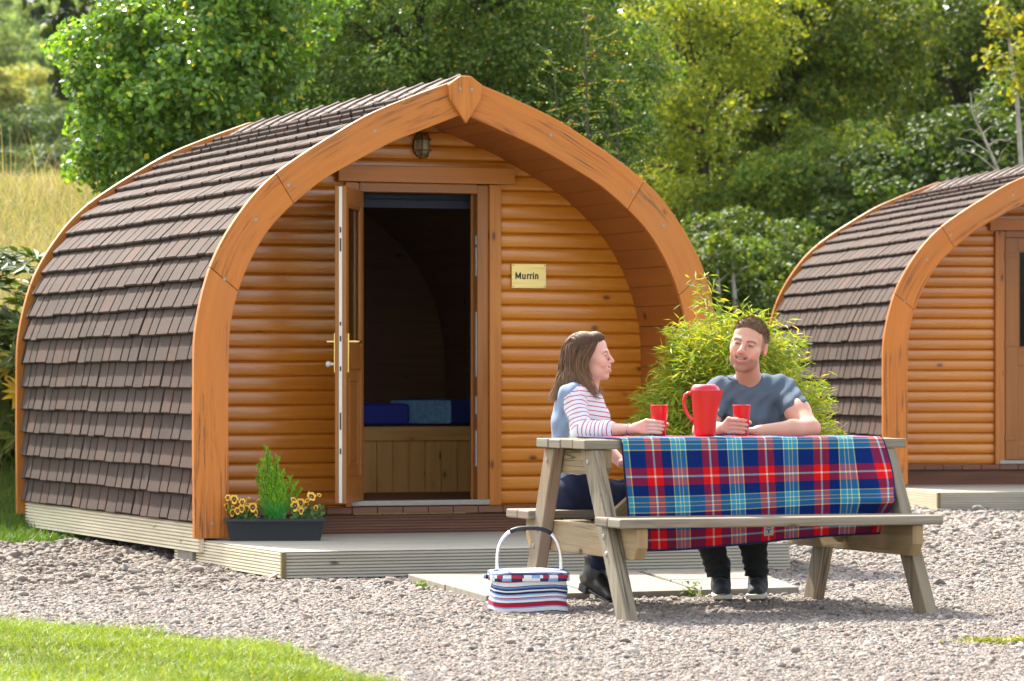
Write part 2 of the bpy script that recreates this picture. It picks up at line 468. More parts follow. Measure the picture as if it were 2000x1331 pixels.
# loose pebbles: points with attributes, pebble shapes made inside geometry nodes
def scatter_gravel():
    pts, sc, col, vi, rot = [], [], [], [], []
    pal = np.array([(.46, .41, .385), (.50, .43, .395), (.44, .36, .32), (.38, .36, .35), (.55, .52, .49), (.23, .23, .235), (.52, .44, .36), (.40, .32, .29), (.30, .30, .31), (.62, .59, .56), (.34, .25, .22)])
    w = np.array([.17, .16, .10, .15, .13, .06, .06, .06, .06, .04, .03]); w /= w.sum()
    bands = [(11.6, 13.5, .0108), (13.5, 15.5, .0115), (15.5, 17.5, .013), (17.5, 20, .017), (20, 23, .022), (23, 28.5, .032)]
    for y0, y1, s in bands:
        hw = .138 * y1 + .35
        x0, x1 = -hw, hw + .9
        if y0 >= 20: x0 = max(x0, -3.7)
        if y0 >= 23: x0 = .5
        gx, gy = np.meshgrid(np.arange(x0, x1, s), np.arange(y0, y1, s))
        gx = gx.ravel() + rng.uniform(-.55, .55, gx.size) * s; gy = gy.ravel() + rng.uniform(-.55, .55, gy.size) * s
        k = in_gravel(gx, gy + .05 * vnoise(gx, gy, 2.0, 3)); gx, gy = gx[k], gy[k]
        n = len(gx)
        size = s * rng.lognormal(-.62, .27, n)
        big = rng.random(n) < .012; size[big] *= rng.uniform(1.5, 2.1, big.sum())
        left = sstep(-.4, -1.9, gx) * sstep(16.6, 17.6, gy - .25 * gx * 0)      # rougher dug-over ground beside the pod
        heap = left * (.015 * np.clip(vnoise(gx, gy, 1.1, 8), -.6, 1) + .012 * vnoise(gx, gy, 3.2, 9))
        size *= 1 + .25 * left * rng.random(n)
        z = gz(gx, gy) + .006 + size * rng.uniform(.0, .75, n) + heap * .9
        c = .66 * np.array([.82, .78, .73]) * pal[rng.choice(len(pal), n, p=w)] * rng.uniform(.6, 1.38, (n, 1))
        c = c * (1 - left[:, None] * .42) + left[:, None] * .42 * np.array([.155, .12, .09])
        pts.append(np.stack([gx, gy, z], -1)); sc.append(size); col.append(c)
        vi.append(rng.integers(0, 6, n)); rot.append(np.stack([rng.uniform(-.5, .5, n), rng.uniform(-.5, .5, n), rng.uniform(0, 6.28, n)], -1))
    pts = np.concatenate(pts); sc = np.concatenate(sc); col = np.concatenate(col); vi = np.concatenate(vi); rot = np.concatenate(rot)
    n = len(pts)
    me = bpy.data.meshes.new("pebbles"); me.vertices.add(n); me.vertices.foreach_set("co", pts.astype(np.float32).ravel())
    a = me.attributes.new("scl", 'FLOAT_VECTOR', 'POINT')
    s3 = np.stack([sc * rng.uniform(.85, 1.25, n), sc * rng.uniform(.75, 1.05, n), sc * rng.uniform(.5, .8, n)], -1)
    a.data.foreach_set("vector", s3.astype(np.float32).ravel())
    a = me.attributes.new("rot", 'FLOAT_VECTOR', 'POINT'); a.data.foreach_set("vector", rot.astype(np.float32).ravel())
    a = me.attributes.new("pick", 'INT', 'POINT'); a.data.foreach_set("value", vi.astype(np.int32))
    a = me.attributes.new("tint", 'FLOAT_COLOR', 'POINT'); a.data.foreach_set("color", np.concatenate([col, np.ones((n, 1))], 1).astype(np.float32).ravel())
    o = bpy.data.objects.new("pebbles", me); COL.objects.link(o)
    t = NT("pebble_stone")
    c = t.attr("tint", 'INSTANCER').outputs['Color']
    nz = t.noise(t.obj(), 2.5, 4, .6)
    c = t.mix(t.math('MULTIPLY', nz, .35), c, (.16, .14, .13))
    t.P(Base_Color=c, Roughness=.85, Specular_IOR_Level=.3)
    ng = bpy.data.node_groups.new("pebble_scatter", 'GeometryNodeTree')
    ng.interface.new_socket("Geometry", in_out='INPUT', socket_type='NodeSocketGeometry')
    ng.interface.new_socket("Geometry", in_out='OUTPUT', socket_type='NodeSocketGeometry')
    N = ng.nodes.new; L = ng.links.new
    gi, go = N('NodeGroupInput'), N('NodeGroupOutput')
    jn = N('GeometryNodeJoinGeometry')
    for k in range(6):
        ico = N('GeometryNodeMeshIcoSphere'); ico.inputs['Radius'].default_value = 1.0; ico.inputs['Subdivisions'].default_value = 2
        nz = N('ShaderNodeTexNoise'); nz.noise_dimensions = '4D'; nz.inputs['W'].default_value = 3.7 * k; nz.inputs['Scale'].default_value = .9; nz.inputs['Detail'].default_value = 1.5
        sub = N('ShaderNodeVectorMath'); sub.operation = 'SUBTRACT'; L(nz.outputs['Color'], sub.inputs[0]); sub.inputs[1].default_value = (.5, .5, .5)
        ml = N('ShaderNodeVectorMath'); ml.operation = 'SCALE'; L(sub.outputs[0], ml.inputs[0]); ml.inputs['Scale'].default_value = 1.5
        sp = N('GeometryNodeSetPosition'); L(ico.outputs['Mesh'], sp.inputs['Geometry']); L(ml.outputs[0], sp.inputs['Offset'])
        ss = N('GeometryNodeSetShadeSmooth'); L(sp.outputs[0], ss.inputs['Geometry']); ss.inputs['Shade Smooth'].default_value = (k % 3 != 0)
        sm = N('GeometryNodeSetMaterial'); sm.inputs['Material'].default_value = t.m; L(ss.outputs[0], sm.inputs['Geometry'])
        g2 = N('GeometryNodeGeometryToInstance'); L(sm.outputs[0], g2.inputs[0]); L(g2.outputs[0], jn.inputs[0])
    def na(nm, tp):
        q = N('GeometryNodeInputNamedAttribute'); q.data_type = tp; q.inputs['Name'].default_value = nm
        return [x for x in q.outputs if x.enabled and x.name == 'Attribute'][0]
    ip = N('GeometryNodeInstanceOnPoints'); L(gi.outputs[0], ip.inputs['Points']); L(jn.outputs[0], ip.inputs['Instance'])
    ip.inputs['Pick Instance'].default_value = True
    L(na('pick', 'INT'), ip.inputs['Instance Index']); L(na('scl', 'FLOAT_VECTOR'), ip.inputs['Scale'])
    e2r = N('FunctionNodeEulerToRotation'); L(na('rot', 'FLOAT_VECTOR'), e2r.inputs[0]); L(e2r.outputs[0], ip.inputs['Rotation'])
    L(ip.outputs[0], go.inputs[0])
    md = o.modifiers.new("pebble_scatter", 'NODES'); md.node_group = ng
    tag(o, "loose pinkish grey gravel pebbles covering the yard", "gravel", kind='stuff')
    print("pebbles", n)
scatter_gravel()

def rrect(w, d, rad, n=5):
    out = []
    for (cx, cy, a0) in ((w - rad, d - rad, 0), (-w + rad, d - rad, 90), (-w + rad, -d + rad, 180), (w - rad, -d + rad, 270)):
        for i in range(n): a = R(a0 + 90 * i / (n - 1)); out.append((cx + rad * math.cos(a), cy + rad * math.sin(a)))
    return out

# ------------------------------------------------------------------ camping pods
OUT = [(1.496, .169), (1.499, .6), (1.499, .926), (1.497, 1.171), (1.484, 1.302), (1.455, 1.444), (1.41, 1.594), (1.352, 1.719), (1.277, 1.84), (1.172, 1.976), (1.05, 2.092), (.89, 2.205), (.72, 2.31), (.533, 2.416), (.30, 2.515), (.095, 2.592), (0, 2.628)]
INN = [(1.308, .169), (1.311, .6), (1.311, .95), (1.305, 1.237), (1.284, 1.37), (1.250, 1.49), (1.212, 1.585), (1.158, 1.69), (1.08, 1.805), (.968, 1.92), (.80, 2.055), (.635, 2.15), (.42, 2.262), (.20, 2.352), (.09, 2.395), (0, 2.43)]
def catmull(pts, n):
    """resample a polyline as a Catmull-Rom curve to n points of even spacing"""
    p = np.array(pts, float); p = np.vstack([2 * p[0] - p[1], p, 2 * p[-1] - p[-2]])
    out = []
    for i in range(1, len(p) - 2):
        for t_ in np.linspace(0, 1, 24, endpoint=False):
            a, b, c_, d = p[i - 1], p[i], p[i + 1], p[i + 2]
            out.append(.5 * (2 * b + (c_ - a) * t_ + (2 * a - 5 * b + 4 * c_ - d) * t_ ** 2 + (3 * b - a - 3 * c_ + d) * t_ ** 3))
    out.append(p[-2]); out = np.array(out)
    s = np.r_[0, np.cumsum(np.linalg.norm(np.diff(out, axis=0), axis=1))]
    q = np.linspace(0, s[-1], n)
    return np.stack([np.interp(q, s, out[:, k]) for k in range(2)], -1), s[-1]
OC, OLEN = catmull(OUT, 121)
IC, ILEN = catmull(INN, 121)
def offs(curve, d):
    """offset outwards (positive d) the right-hand half contour"""
    t_ = np.gradient(curve, axis=0); t_ /= np.linalg.norm(t_, axis=1)[:, None]
    nrm = np.stack([t_[:, 1], -t_[:, 0]], -1)
    return curve + nrm * d
def hw_in(z): return float(np.interp(z, IC[:, 1], IC[:, 0]))

def arch_board(mb, o_c, i_c, y0, y1, i0, i1, side):
    """one curved board between contour samples i0..i1"""
    n = i1 - i0 + 1; vs = []; off = rnd.random() * 50
    for i in range(i0, i1 + 1):
        for (cx, cz) in (o_c[i], i_c[i]):
            for y in (y0, y1): vs.append((side * cx, y, cz))
    fs, uvs = [], []
    du = OLEN / 120
    for k in range(n - 1):
        b = k * 4; e = b + 4; u0, u1 = k * du + off, (k + 1) * du + off
        fs += [(b, e, e + 2, b + 2), (b + 1, b + 3, e + 3, e + 1), (b, b + 1, e + 1, e), (b + 2, e + 2, e + 3, b + 3)]
        uvs += [[(u0, off), (u1, off), (u1, off + .19), (u0, off + .19)], [(u0, off), (u0, off + .19), (u1, off + .19), (u1, off)],
                [(u0, off + .3), (u0, off + .345), (u1, off + .345), (u1, off + .3)], [(u0, off + .4), (u1, off + .4), (u1, off + .445), (u0, off + .445)]]
    e = (n - 1) * 4
    fs += [(0, 2, 3, 1), (e, e + 1, e + 3, e + 2)]
    uvs += [[(off, off), (off, off + .1), (off + .04, off + .1), (off + .04, off)]] * 2
    mb.add(vs, fs, uvs)

def grooved(mb, p0, p1, z0, z1, nrm, n, depth=.006, thick=.03):
    """horizontal board with n grooves running along its length; nrm = outward horizontal normal"""
    p0, p1, nrm = Vector(p0), Vector(p1), Vector(nrm).normalized()
    prof = []
    h = (z1 - z0) / n
    for k in range(n):
        a = z0 + k * h
        prof += [(0, a + h * .0), (0, a + h * .62), (-depth, a + h * .68), (-depth, a + h * .95)]
    prof += [(0, z1)]
    prof += [(-thick, z1), (-thick, z0)]
    L = (p1 - p0).length; o = rnd.random() * 20
    vs = [Vector((q.x, q.y, 0)) + nrm * d + Vector((0, 0, z)) for q in (p0, p1) for d, z in prof]
    m = len(prof); fs, uvs = [], []
    for i in range(m):
        j = (i + 1) % m
        fs.append((i, j, j + m, i + m))
        v0, v1 = prof[i][1] + prof[i][0] + o, prof[j][1] + prof[j][0] + o
        uvs.append([(o, v0), (o, v1), (o + L, v1), (o + L, v0)])
    fs += [tuple(range(m)), tuple(range(2 * m - 1, m - 1, -1))]
    uvs += [[(d + o, z + o) for d, z in prof], [(d + o, z + o) for d, z in prof[::-1]]]
    mb.add(vs, fs, uvs)

PODL = 3.95
WALL_Y = .65
def tile_mesh():
    """left and right tiled flanks: overlapping courses of ribbed stone-chip panels"""
    base = offs(OC, -.035)
    start = int(np.argmin(np.abs(base[:, 1] - .245)))
    arc = np.r_[0, np.cumsum(np.linalg.norm(np.diff(base, axis=0), axis=1))]
    arc -= arc[start]
    nrm = offs(OC, 1.0) - OC
    tot = arc[-1]; nc = 22; h = tot / nc
    V, Fc, C, UV = [], [], [], []
    nb = 0
    r = np.random.default_rng(3)
    widths = np.array([.20, .15, .235, .18, .26, .155, .20])
    for side in (-1, 1):
        for k in range(nc):
            if k % 2 == 0 or k == 0:
                ys, y = [], -r.uniform(0, 1.0)
                j = 0
                while y < PODL:
                    w = widths[j % 7] * r.uniform(.9, 1.1); ys.append((y, y + w, j % 7 == 6)); y += w; j += 1
            s0, s1 = k * h, (k + 1) * h + .02
            def pt(s, lift):
                s = min(s, tot)
                q = np.array([np.interp(s, arc, base[:, 0]), np.interp(s, arc, base[:, 1])])
                m_ = np.array([np.interp(s, arc, nrm[:, 0]), np.interp(s, arc, nrm[:, 1])])
                return q + m_ * lift
            rows = [(s0 + .004, .0), (s0, .012), (s0 + .001, .030), (s0 + .008, .036), (s0 + h * .5, .022), (s1, .006)]
            for (a, b, wide) in ys:
                a2, b2 = max(a, .0), min(b, PODL)
                if b2 - a2 < .02: continue
                gw = .034 if wide else .017
                gd = .018
                prof = [(a2, -gd), (a2 + .004, 0.0), (b2 - gw - .003, 0.0), (b2 - gw, -gd), (b2, -gd)]
                tint = r.random()
                base_c = np.array([.055, .036, .029]) if tint < .66 else (np.array([.072, .038, .028]) if tint < .82 else np.array([.042, .027, .022]))
                base_c = base_c * r.uniform(.82, 1.18)
                jig = r.uniform(-.005, .005)
                for (s, l) in rows:
                    for pi, (yy, dd) in enumerate(prof):
                        q = pt(s + (jig if l > .01 else 0), max(l + (dd if l > .004 else 0), -.004))
                        V.append((side * q[0], yy, q[1])); UV.append((yy, s + k * .37))
                        C.append(base_c * (.10 if pi in (0, 3, 4) else 1.0) if l > .013 else base_c * .8)
                np_ = len(prof)
                for i in range(len(rows) - 1):
                    for q in range(np_ - 1):
                        f = (nb + i * np_ + q, nb + i * np_ + q + 1, nb + (i + 1) * np_ + q + 1, nb + (i + 1) * np_ + q)
                        Fc.append(f if side > 0 else f[::-1])
                nb += len(rows) * np_
    return np.array(V), np.array(Fc), np.array(C), np.array(UV)
TV, TF, TC, TU = tile_mesh()

def ridge_mesh(mb):
    n = 13; w = PODL / n
    for k in range(n):
        y0, y1 = k * w + .004, (k + 1) * w + .02
        pr = []
        for (x, z) in ((-.16, 2.522), (-.085, 2.566), (0, 2.606), (.085, 2.566), (.15, 2.522)): pr.append((x, z))
        mb.curcol = (*(np.array([.22, .18, .16]) * rnd.uniform(.85, 1.12)), 1)
        vs = []
        for (yy, up) in ((y0, .041), (y0 + .015, .045), (y0 + .13, .035), (y1, .028)):
            for (x, z) in pr: vs.append((x * (1 + up), yy, z + up))
        for (yy, up) in ((y1, -.02), (y0, -.02)):
            for (x, z) in pr: vs.append((x, yy, z + up))
        fs, uvs = [], []
        for i in range(6):
            a, b = i * 5, ((i + 1) % 6) * 5
            for q in range(4):
                fs.append((a + q, a + q + 1, b + q + 1, b + q)); uvs.append([(vs[z_][1] * 1.0, vs[z_][0]) for z_ in fs[-1]])
        for q in (0, 4): fs.append(tuple(i * 5 + q for i in range(6))); uvs.append([(0, 0)] * 6)
        mb.add(vs, fs, uvs)

def log_profile(z0, h, d=.020, n=9):
    out = [(0.0, z0)]
    for i in range(n + 1):
        a = math.pi * i / n
        out.append((-.004 - d * math.sin(a) ** .42, z0 + .003 + (h - .006) * (1 - math.cos(a)) / 2))
    out.append((0.0, z0 + h))
    return out

def make_wall(mb):
    h = .0797; z = .305; k = 0
    while z < 2.36:
        prof = log_profile(z, h, .0135)
        zt = z + h / 2
        off = rnd.random() * 60
        def seg(fx0, fx1):
            vs, fs, uvs = [], [], []
            for (dy, zz) in prof:
                zc = min(zz, 2.42)
                vs.append((fx0(zc), WALL_Y + dy, zz)); vs.append((fx1(zc), WALL_Y + dy, zz))
            for i in range(len(prof) - 1):
                fs.append((2 * i, 2 * i + 1, 2 * i + 3, 2 * i + 2))
                v0 = off + i * h / len(prof) * 1.3; v1 = off + (i + 1) * h / len(prof) * 1.3
                uvs.append([(vs[2 * i][0] + off, v0), (vs[2 * i + 1][0] + off, v0), (vs[2 * i + 3][0] + off, v1), (vs[2 * i + 2][0] + off, v1)])
            mb.add(vs, fs, uvs)
        if zt < 2.12:
            seg(lambda q: -hw_in(q) - .012, lambda q: -.43)
            seg(lambda q: .43, lambda q: hw_in(q) + .012)
        else:
            seg(lambda q: -hw_in(q) - .012, lambda q: hw_in(q) + .012)
        z += h; k += 1
    # solid boards behind the logs
    for sx in (-1, 1):
        q = [(sx * .39, .17), (sx * .39, 2.07)] + [(sx * float(x), float(z)) for x, z in IC[::-4] if z < 2.07 and z > .17] + [(sx * 1.31, .17)]
        mb.prism(q, WALL_Y + .001, WALL_Y + .04)
    q = [(sx * float(x), float(z)) for sx, rg in ((1, IC[::4]), (-1, IC[::-4])) for x, z in rg if z > 2.07]
    mb.prism([(.97 * a, b) for a, b in q], WALL_Y + .001, WALL_Y + .04)

def lining(mb, y0, y1, curve, nb=24, gap=.003, groove=.006, flip=1):
    """boards running front to back along the inner contour"""
    n = len(curve) - 1
    for side in (-1, 1):
        for k in range(nb):
            a, b = k / nb * n, (k + 1) / nb * n
            off = rnd.random() * 50
            def at(t_):
                return np.array([np.interp(t_, np.arange(n + 1), curve[:, 0]), np.interp(t_, np.arange(n + 1), curve[:, 1])])
            p, q, m_ = at(a), at(b), at((a + b) / 2)
            d = (q - p) / np.linalg.norm(q - p); nr = np.array([d[1], -d[0]])
            pts = [p + nr * groove, p + d * .004, m_, q - d * .004, q + nr * groove]
            vs, fs, uvs = [], [], []
            for x, z in pts: vs += [(side * x, y0, z), (side * x, y1, z)]
            for i in range(4):
                fs.append((2 * i, 2 * i + 1, 2 * i + 3, 2 * i + 2))
                w = .1 / 4
                uvs.append([(y0 + off, off + i * w), (y1 + off, off + i * w), (y1 + off, off + i * w + w), (y0 + off, off + i * w + w)])
            mb.add(vs, fs, uvs)

def make_door(parent, opened):
    Wd, z0, z1, th = .685, .340, 2.036, .062
    m = MB()
    sw = .095
    m.box((sw / 2, 0, (z0 + z1) / 2), (sw, th, z1 - z0), grain=2)
    m.box((Wd - sw / 2, 0, (z0 + z1) / 2), (sw, th, z1 - z0), grain=2)
    m.box((Wd / 2, 0, z1 - sw / 2), (Wd - 2 * sw - .001, th - .002, sw), grain=0)
    m.box((Wd / 2, 0, 1.125), (Wd - 2 * sw - .001, th - .002, .13), grain=0)
    m.box((Wd / 2, 0, z0 + .07), (Wd - 2 * sw - .001, th - .002, .14), grain=0)
    m.box((Wd / 2, 0, .77), (Wd - 2 * sw, th - .028, .60), grain=2)
    for sy in (-1, 1):      # moulding of the lower panel and of the glazing bead
        x0, x1, za, zb = .17, Wd - .17, .54, 1.00
        for (p, q) in (((x0, za), (x1, za)), ((x0, zb), (x1, zb)), ((x0, za), (x0, zb)), ((x1, za), (x1, zb))):
            m.beam((p[0], sy * (th / 2 - .014), p[1]), (q[0], sy * (th / 2 - .014), q[1]), .012, .016, (0, 1, 0))
        m.box((Wd / 2, sy * (th / 2 - .016), .77), (x1 - x0 - .05, .012, zb - za - .05), grain=2)
        x0, x1, za, zb = sw, Wd - sw, 1.19, z1 - sw
        for (p, q) in (((x0, za + .007), (x1, za + .007)), ((x0, zb - .007), (x1, zb - .007)), ((x0 + .007, za + .014), (x0 + .007, zb - .014)), ((x1 - .007, za + .014), (x1 - .007, zb - .014))):
            m.beam((p[0], sy * (th / 2 - .012), p[1]), (q[0], sy * (th / 2 - .012), q[1]), .016, .014, (0, 1, 0))
    d = m.build("door", M['upvc'], parent, bevel=.003)
    d.location = (-.372, WALL_Y - .012, 0)
    d.rotation_euler = (0, 0, R(-116 if opened else 0))
    g = MB(); g.box((Wd / 2, 0, (1.19 + z1 - sw) / 2), (Wd - 2 * sw + .01, .02, z1 - sw - 1.19 + .01)); g.build("glass_pane", M['glass'], d)
    e = MB(); e.box((Wd + .0015, .0, (z0 + z1) / 2), (.003, .017, z1 - z0 - .01))
    e.build("lock_strip", M['strip'], d)
    for zz, hh in ((.62, .03), (.78, .09), (1.06, .025), (1.22, .03), (1.30, .02), (1.72, .07), (1.80, .03)):
        k = MB(); k.box((Wd + .0035, 0, zz), (.003, .009, hh)); k.build("lock_bolt", M['black'], d)
    for sy in (-1, 1):
        h = MB()
        h.box((Wd - .045, sy * (th / 2 + .005), 1.145), (.022, .010, .21))
        h.tube([(Wd - .045, sy * (th / 2 + .005), 1.205), (Wd - .045, sy * (th / 2 + .048), 1.205), (Wd - .055, sy * (th / 2 + .055), 1.205), (Wd - .16, sy * (th / 2 + .055), 1.203)], .009, 10)
        h.build("handle", M['brass'], d, smooth=True, sharp=40, bevel=.002)
    b = MB(); b.lathe([(0, 0), (.010, 0), (.010, .02), (.017, .024), (.017, .04), (.012, .046), (0, .046)], n=14)
    kb = b.build("lock_knob", M['strip'], d, smooth=True, sharp=40); kb.location = (Wd - .045, -(th / 2 + .008), 1.085); kb.rotation_euler = (R(90), 0, 0)
    for zz in (.50, 1.22, 1.90):
        hm = MB(); hm.tube([(-.004, -th / 2 - .008, zz - .03), (-.004, -th / 2 - .008, zz + .03)], .010, 10)
        hm.box((.035, -th / 2 - .006, zz), (.075, .013, .026)); hm.build("hinge", M['upvc'], d, bevel=.002)
    return d

def make_pod(name, label, loc, rz, opened, skirt_side):
    pod = empty(name, loc, rz); tag(pod, label, "camping pod", "timber camping pods")
    # front arch of three boards each side
    oc, ic = offs(OC, 0), IC
    cuts = [0, int(np.argmin(np.abs(oc[:, 1] - 1.585))), int(np.argmin(np.abs(oc[:, 1] - 2.085))), 120]
    for nm, y0 in (("front_arch", -.045), ("rear_arch", PODL + .001)):
        f = MB(); o2 = oc if nm == "front_arch" else offs(OC, .018)
        for side in (-1, 1):
            for a, b in zip(cuts[:-1], cuts[1:]):
                q = .0015 * (a > 0) * side
                oo, ii = o2.copy(), ic.copy()
                for A in (oo, ii):      # hairline joint between boards
                    if a: A[a] = A[a] + (A[a + 1] - A[a]) * .04
                    if b < 120: A[b] = A[b] - (A[b] - A[b - 1]) * .04
                    if b == 120: A[b, 0] = .0008
                arch_board(f, oo, ii, y0 + q, y0 + .045 + q, a, b, side)
        f.build(nm, M['fascia'] if nm == "front_arch" else M['pine'], pod, bevel=.004)
    k = MB(); k.prism([(-.097, 2.585), (-.03, 2.632), (.03, 2.632), (.097, 2.585), (.088, 2.505), (.004, 2.375), (-.088, 2.505)], -.078, -.047, uvrot=True)
    k.build("keystone", M['fascia'], pod, bevel=.006)
    mid = (oc + ic) / 2
    spots = [(-.033, -.083, 2.56), (.033, -.083, 2.56)]
    for zz in (.24, 1.52, 1.85, 2.02, 2.33):
        i = int(np.argmin(np.abs(mid[:, 1] - zz))); spots += [(sd * mid[i, 0], -.0495, mid[i, 1]) for sd in (-1, 1)]
    for (x, y, z) in spots:
        s = MB(); s.lathe([(0, .001), (.0045, 0), (.005, .002), (.0085, .002), (.009, .004)], (0, 0, 0), 14)
        q = s.build("screw", M['galv'], pod); q.location = (x, y, z); q.rotation_euler = (R(-90), 0, 0)
    tl = np_mesh("tiled_roof", TV, TF, M['tile'], pod, col=TC, uv=TU)
    rg = MB(); ridge_mesh(rg); rg.build("ridge_caps", M['tile'], pod)
    under = MB()
    b = offs(OC, -.046)
    for side in (-1, 1):
        for i in range(2, 120):
            vs = [(side * b[i, 0], .0, b[i, 1]), (side * b[i, 0], PODL, b[i, 1]), (side * b[i + 1, 0], PODL, b[i + 1, 1]), (side * b[i + 1, 0], 0, b[i + 1, 1])]
            under.add(vs, [(0, 1, 2, 3)])
    under.build("roof_underlay", M['dark'], pod)
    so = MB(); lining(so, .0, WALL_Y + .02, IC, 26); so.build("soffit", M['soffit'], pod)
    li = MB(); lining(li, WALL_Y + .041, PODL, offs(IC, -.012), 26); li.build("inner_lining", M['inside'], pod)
    w = MB(); make_wall(w); w.build("log_wall", M['log'], pod, smooth=True, sharp=60)
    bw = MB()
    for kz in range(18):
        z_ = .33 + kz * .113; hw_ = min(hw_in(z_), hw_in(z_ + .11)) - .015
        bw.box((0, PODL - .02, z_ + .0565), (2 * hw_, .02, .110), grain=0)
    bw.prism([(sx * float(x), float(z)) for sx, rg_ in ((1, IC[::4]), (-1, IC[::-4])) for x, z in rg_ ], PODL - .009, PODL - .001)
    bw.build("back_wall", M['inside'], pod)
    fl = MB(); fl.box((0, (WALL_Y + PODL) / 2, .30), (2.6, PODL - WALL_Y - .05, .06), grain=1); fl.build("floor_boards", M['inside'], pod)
    # trim and door frame
    tr = MB()
    tr.box((-.422, WALL_Y - .030, 1.195), (.070, .05, 1.785), grain=2)
    tr.box((.420, WALL_Y - .030, 1.195), (.070, .05, 1.785), grain=2)
    tr.box((.015, WALL_Y - .038, 2.137), (1.035, .060, .092), grain=0)
    tr.build("door_trim", M['pine'], pod, bevel=.004)
    fr = MB()
    fr.box((-.3785, WALL_Y + .01, 1.195), (.016, .09, 1.78), grain=2)
    fr.box((.352, WALL_Y + .01, 1.195), (.066, .09, 1.78), grain=2)
    fr.box((.3375, WALL_Y + .045, 1.195), (.06, .022, 1.775), grain=2)
    fr.box((-.025, WALL_Y + .01, 2.064), (.688, .088, .052), grain=0)
    fr.build("door_frame", M['upvc'], pod, bevel=.003)
    sl = MB(); sl.box((-.02, WALL_Y - .01, .321), (.81, .10, .030), grain=0); sl.build("threshold", M['galv'], pod, bevel=.004)
    for zz, hh in ((.62, .20), (.86, .10), (1.20, .36), (1.66, .16), (1.78, .05)):
        kp = MB(); kp.box((.3175, WALL_Y - .012, zz), (.003, .02, hh)); kp.build("strike_plate", M['strip'], pod)
    make_door(pod, opened)
    # ledge, riser and side skirts
    lg = MB()
    for i in range(18):
        x = -1.25 + i * .147
        lg.box((x, WALL_Y - .06, .284), (.143, .12, .036), grain=1)
    lg.build("ledge_boards", M['brown_deck'], pod, bevel=.003)
    ri = MB(); grooved(ri, (-1.31, WALL_Y - .085, 0), (1.31, WALL_Y - .085, 0), .150, .262, (0, -1, 0), 7, .010); ri.build("riser", M['brown_deck'], pod)
    for sx in (-1, 1):
        sk = MB()
        a, b_ = (sx * 1.468, -.02, 0), (sx * 1.468, PODL - .02, 0)
        grooved(sk, a, b_, .095, .245, (sx, 0, 0), 8, .013)
        sk.build("side_skirt", M['skirt'], pod)
    return pod

POD1 = make_pod("camping_pod", "arched timber camping pod with open door and brown tiled roof", (-.2757, 20.4, 0), R(20.5), True, 0)
def in_pod(x, y, z, rz=0):
    return POD1m @ Vector((x, y, z))
POD1m = Matrix.Translation((-.2757, 20.4, 0)) @ Matrix.Rotation(R(20.5), 4, 'Z')
P2 = (2.751 + 1.4825, 28.2 + .2217)
POD2m = Matrix.Translation((P2[0], P2[1], .06)) @ Matrix.Rotation(R(8.5), 4, 'Z')
make_pod("camping_pod", "arched timber camping pod with closed glazed door, cut off at the right", (P2[0], P2[1], .06), R(8.5), False, 0)

# decking platforms in front of each pod
def make_deck(label, mtx, rz, x0, x1, y0, y1, ztop, zbot):
    d = empty("decking_platform", mtx.translation, rz); tag(d, label, "decking", "decking platforms")
    b = MB(); y = y0 + .016
    while y < y1 - .05:
        w = min(.118, y1 - y); b.box(((x0 + x1) / 2, y + w / 2, ztop - .013), (x1 - x0 - .012, w - .006, .026), grain=0); y += w
    b.build("deck_boards", M['deck'], d, bevel=.002)
    f = MB(); grooved(f, (x0, y0, 0), (x1, y0, 0), zbot, ztop - .002, (0, -1, 0), 8, .013); f.build("front_board", M['deck'], d)
    f = MB(); grooved(f, (x0, y1, 0), (x0, y0 + .03, 0), zbot, ztop - .002, (-1, 0, 0), 8, .013); f.build("side_board", M['skirt'], d)
    f = MB(); grooved(f, (x1, y0 + .03, 0), (x1, y1, 0), zbot, ztop - .002, (1, 0, 0), 8, .013); f.build("side_board", M['skirt'], d)
    p = MB(); p.box((x0 - .004, y0 - .006, (zbot + ztop) / 2 - .003), (.022, .022, ztop - zbot + .002), grain=2); p.build("corner_trim", M['post'], d)
    j = MB()
    for k in range(4): j.box((x0 + .2 + k * (x1 - x0 - .4) / 3, (y0 + y1) / 2, (zbot + ztop) / 2 - .03), (.05, y1 - y0 - .1, .07), grain=1)
    j.build("joists", M['post'], d)
    return d
make_deck("low pale deck with grooved edge boards before the open pod", POD1m, R(20.5), -1.44, 1.28, -1.45, .555, .158, .028)
make_deck("low pale deck in front of the closed pod at right", POD2m, R(8.5), -1.42, 1.42, -1.35, .555, .150, .012)

blk = MB(); blk.box((0, 0, 0), (.20, .30, .16)); b = blk.build("concrete_block", M['block'], bevel=.008)
b.location = POD1m @ Vector((-1.36, .28, .02)); b.rotation_euler = (0, 0, R(20.5)); tag(b, "rough concrete block propping the pod's left skirt", "block")

# interior: bed, cushion, blind; sign and lamp on the wall
def at1(x, y, z): return POD1m @ Vector((x, y, z))
bed = empty("bed", at1(0, 2.25, .33), R(20.5)); tag(bed, "pine bed base across the inside of the open pod", "bed")
m = MB()
for k in range(22): m.box((-1.1 + k * .102, .015, .155), (.099, .02, .31), grain=2)
m.build("front_panel", M['bedwood'], bed, bevel=.003)
m = MB(); m.box((-.45, 0, .352), (1.10, .035, .084), grain=0); m.box((.62, .001, .352), (1.03, .035, .084), grain=0); m.box((0, .80, .36), (2.3, 1.55, .03), grain=0)
m.build("bed_board", M['bedwood'], bed, bevel=.003)
m = MB(); m.box((-.30, .40, .468), (1.60, .74, .132))
b = m.build("mattress", M['navy'], bevel=.03, seg=4); b.location = at1(0, 2.25, .33); b.rotation_euler = (0, 0, R(20.5)); tag(b, "navy blue mattress on the left of the pod's bed", "mattress")
m = MB(); m.box((0, 0, .075), (.46, .44, .155), mi=0)
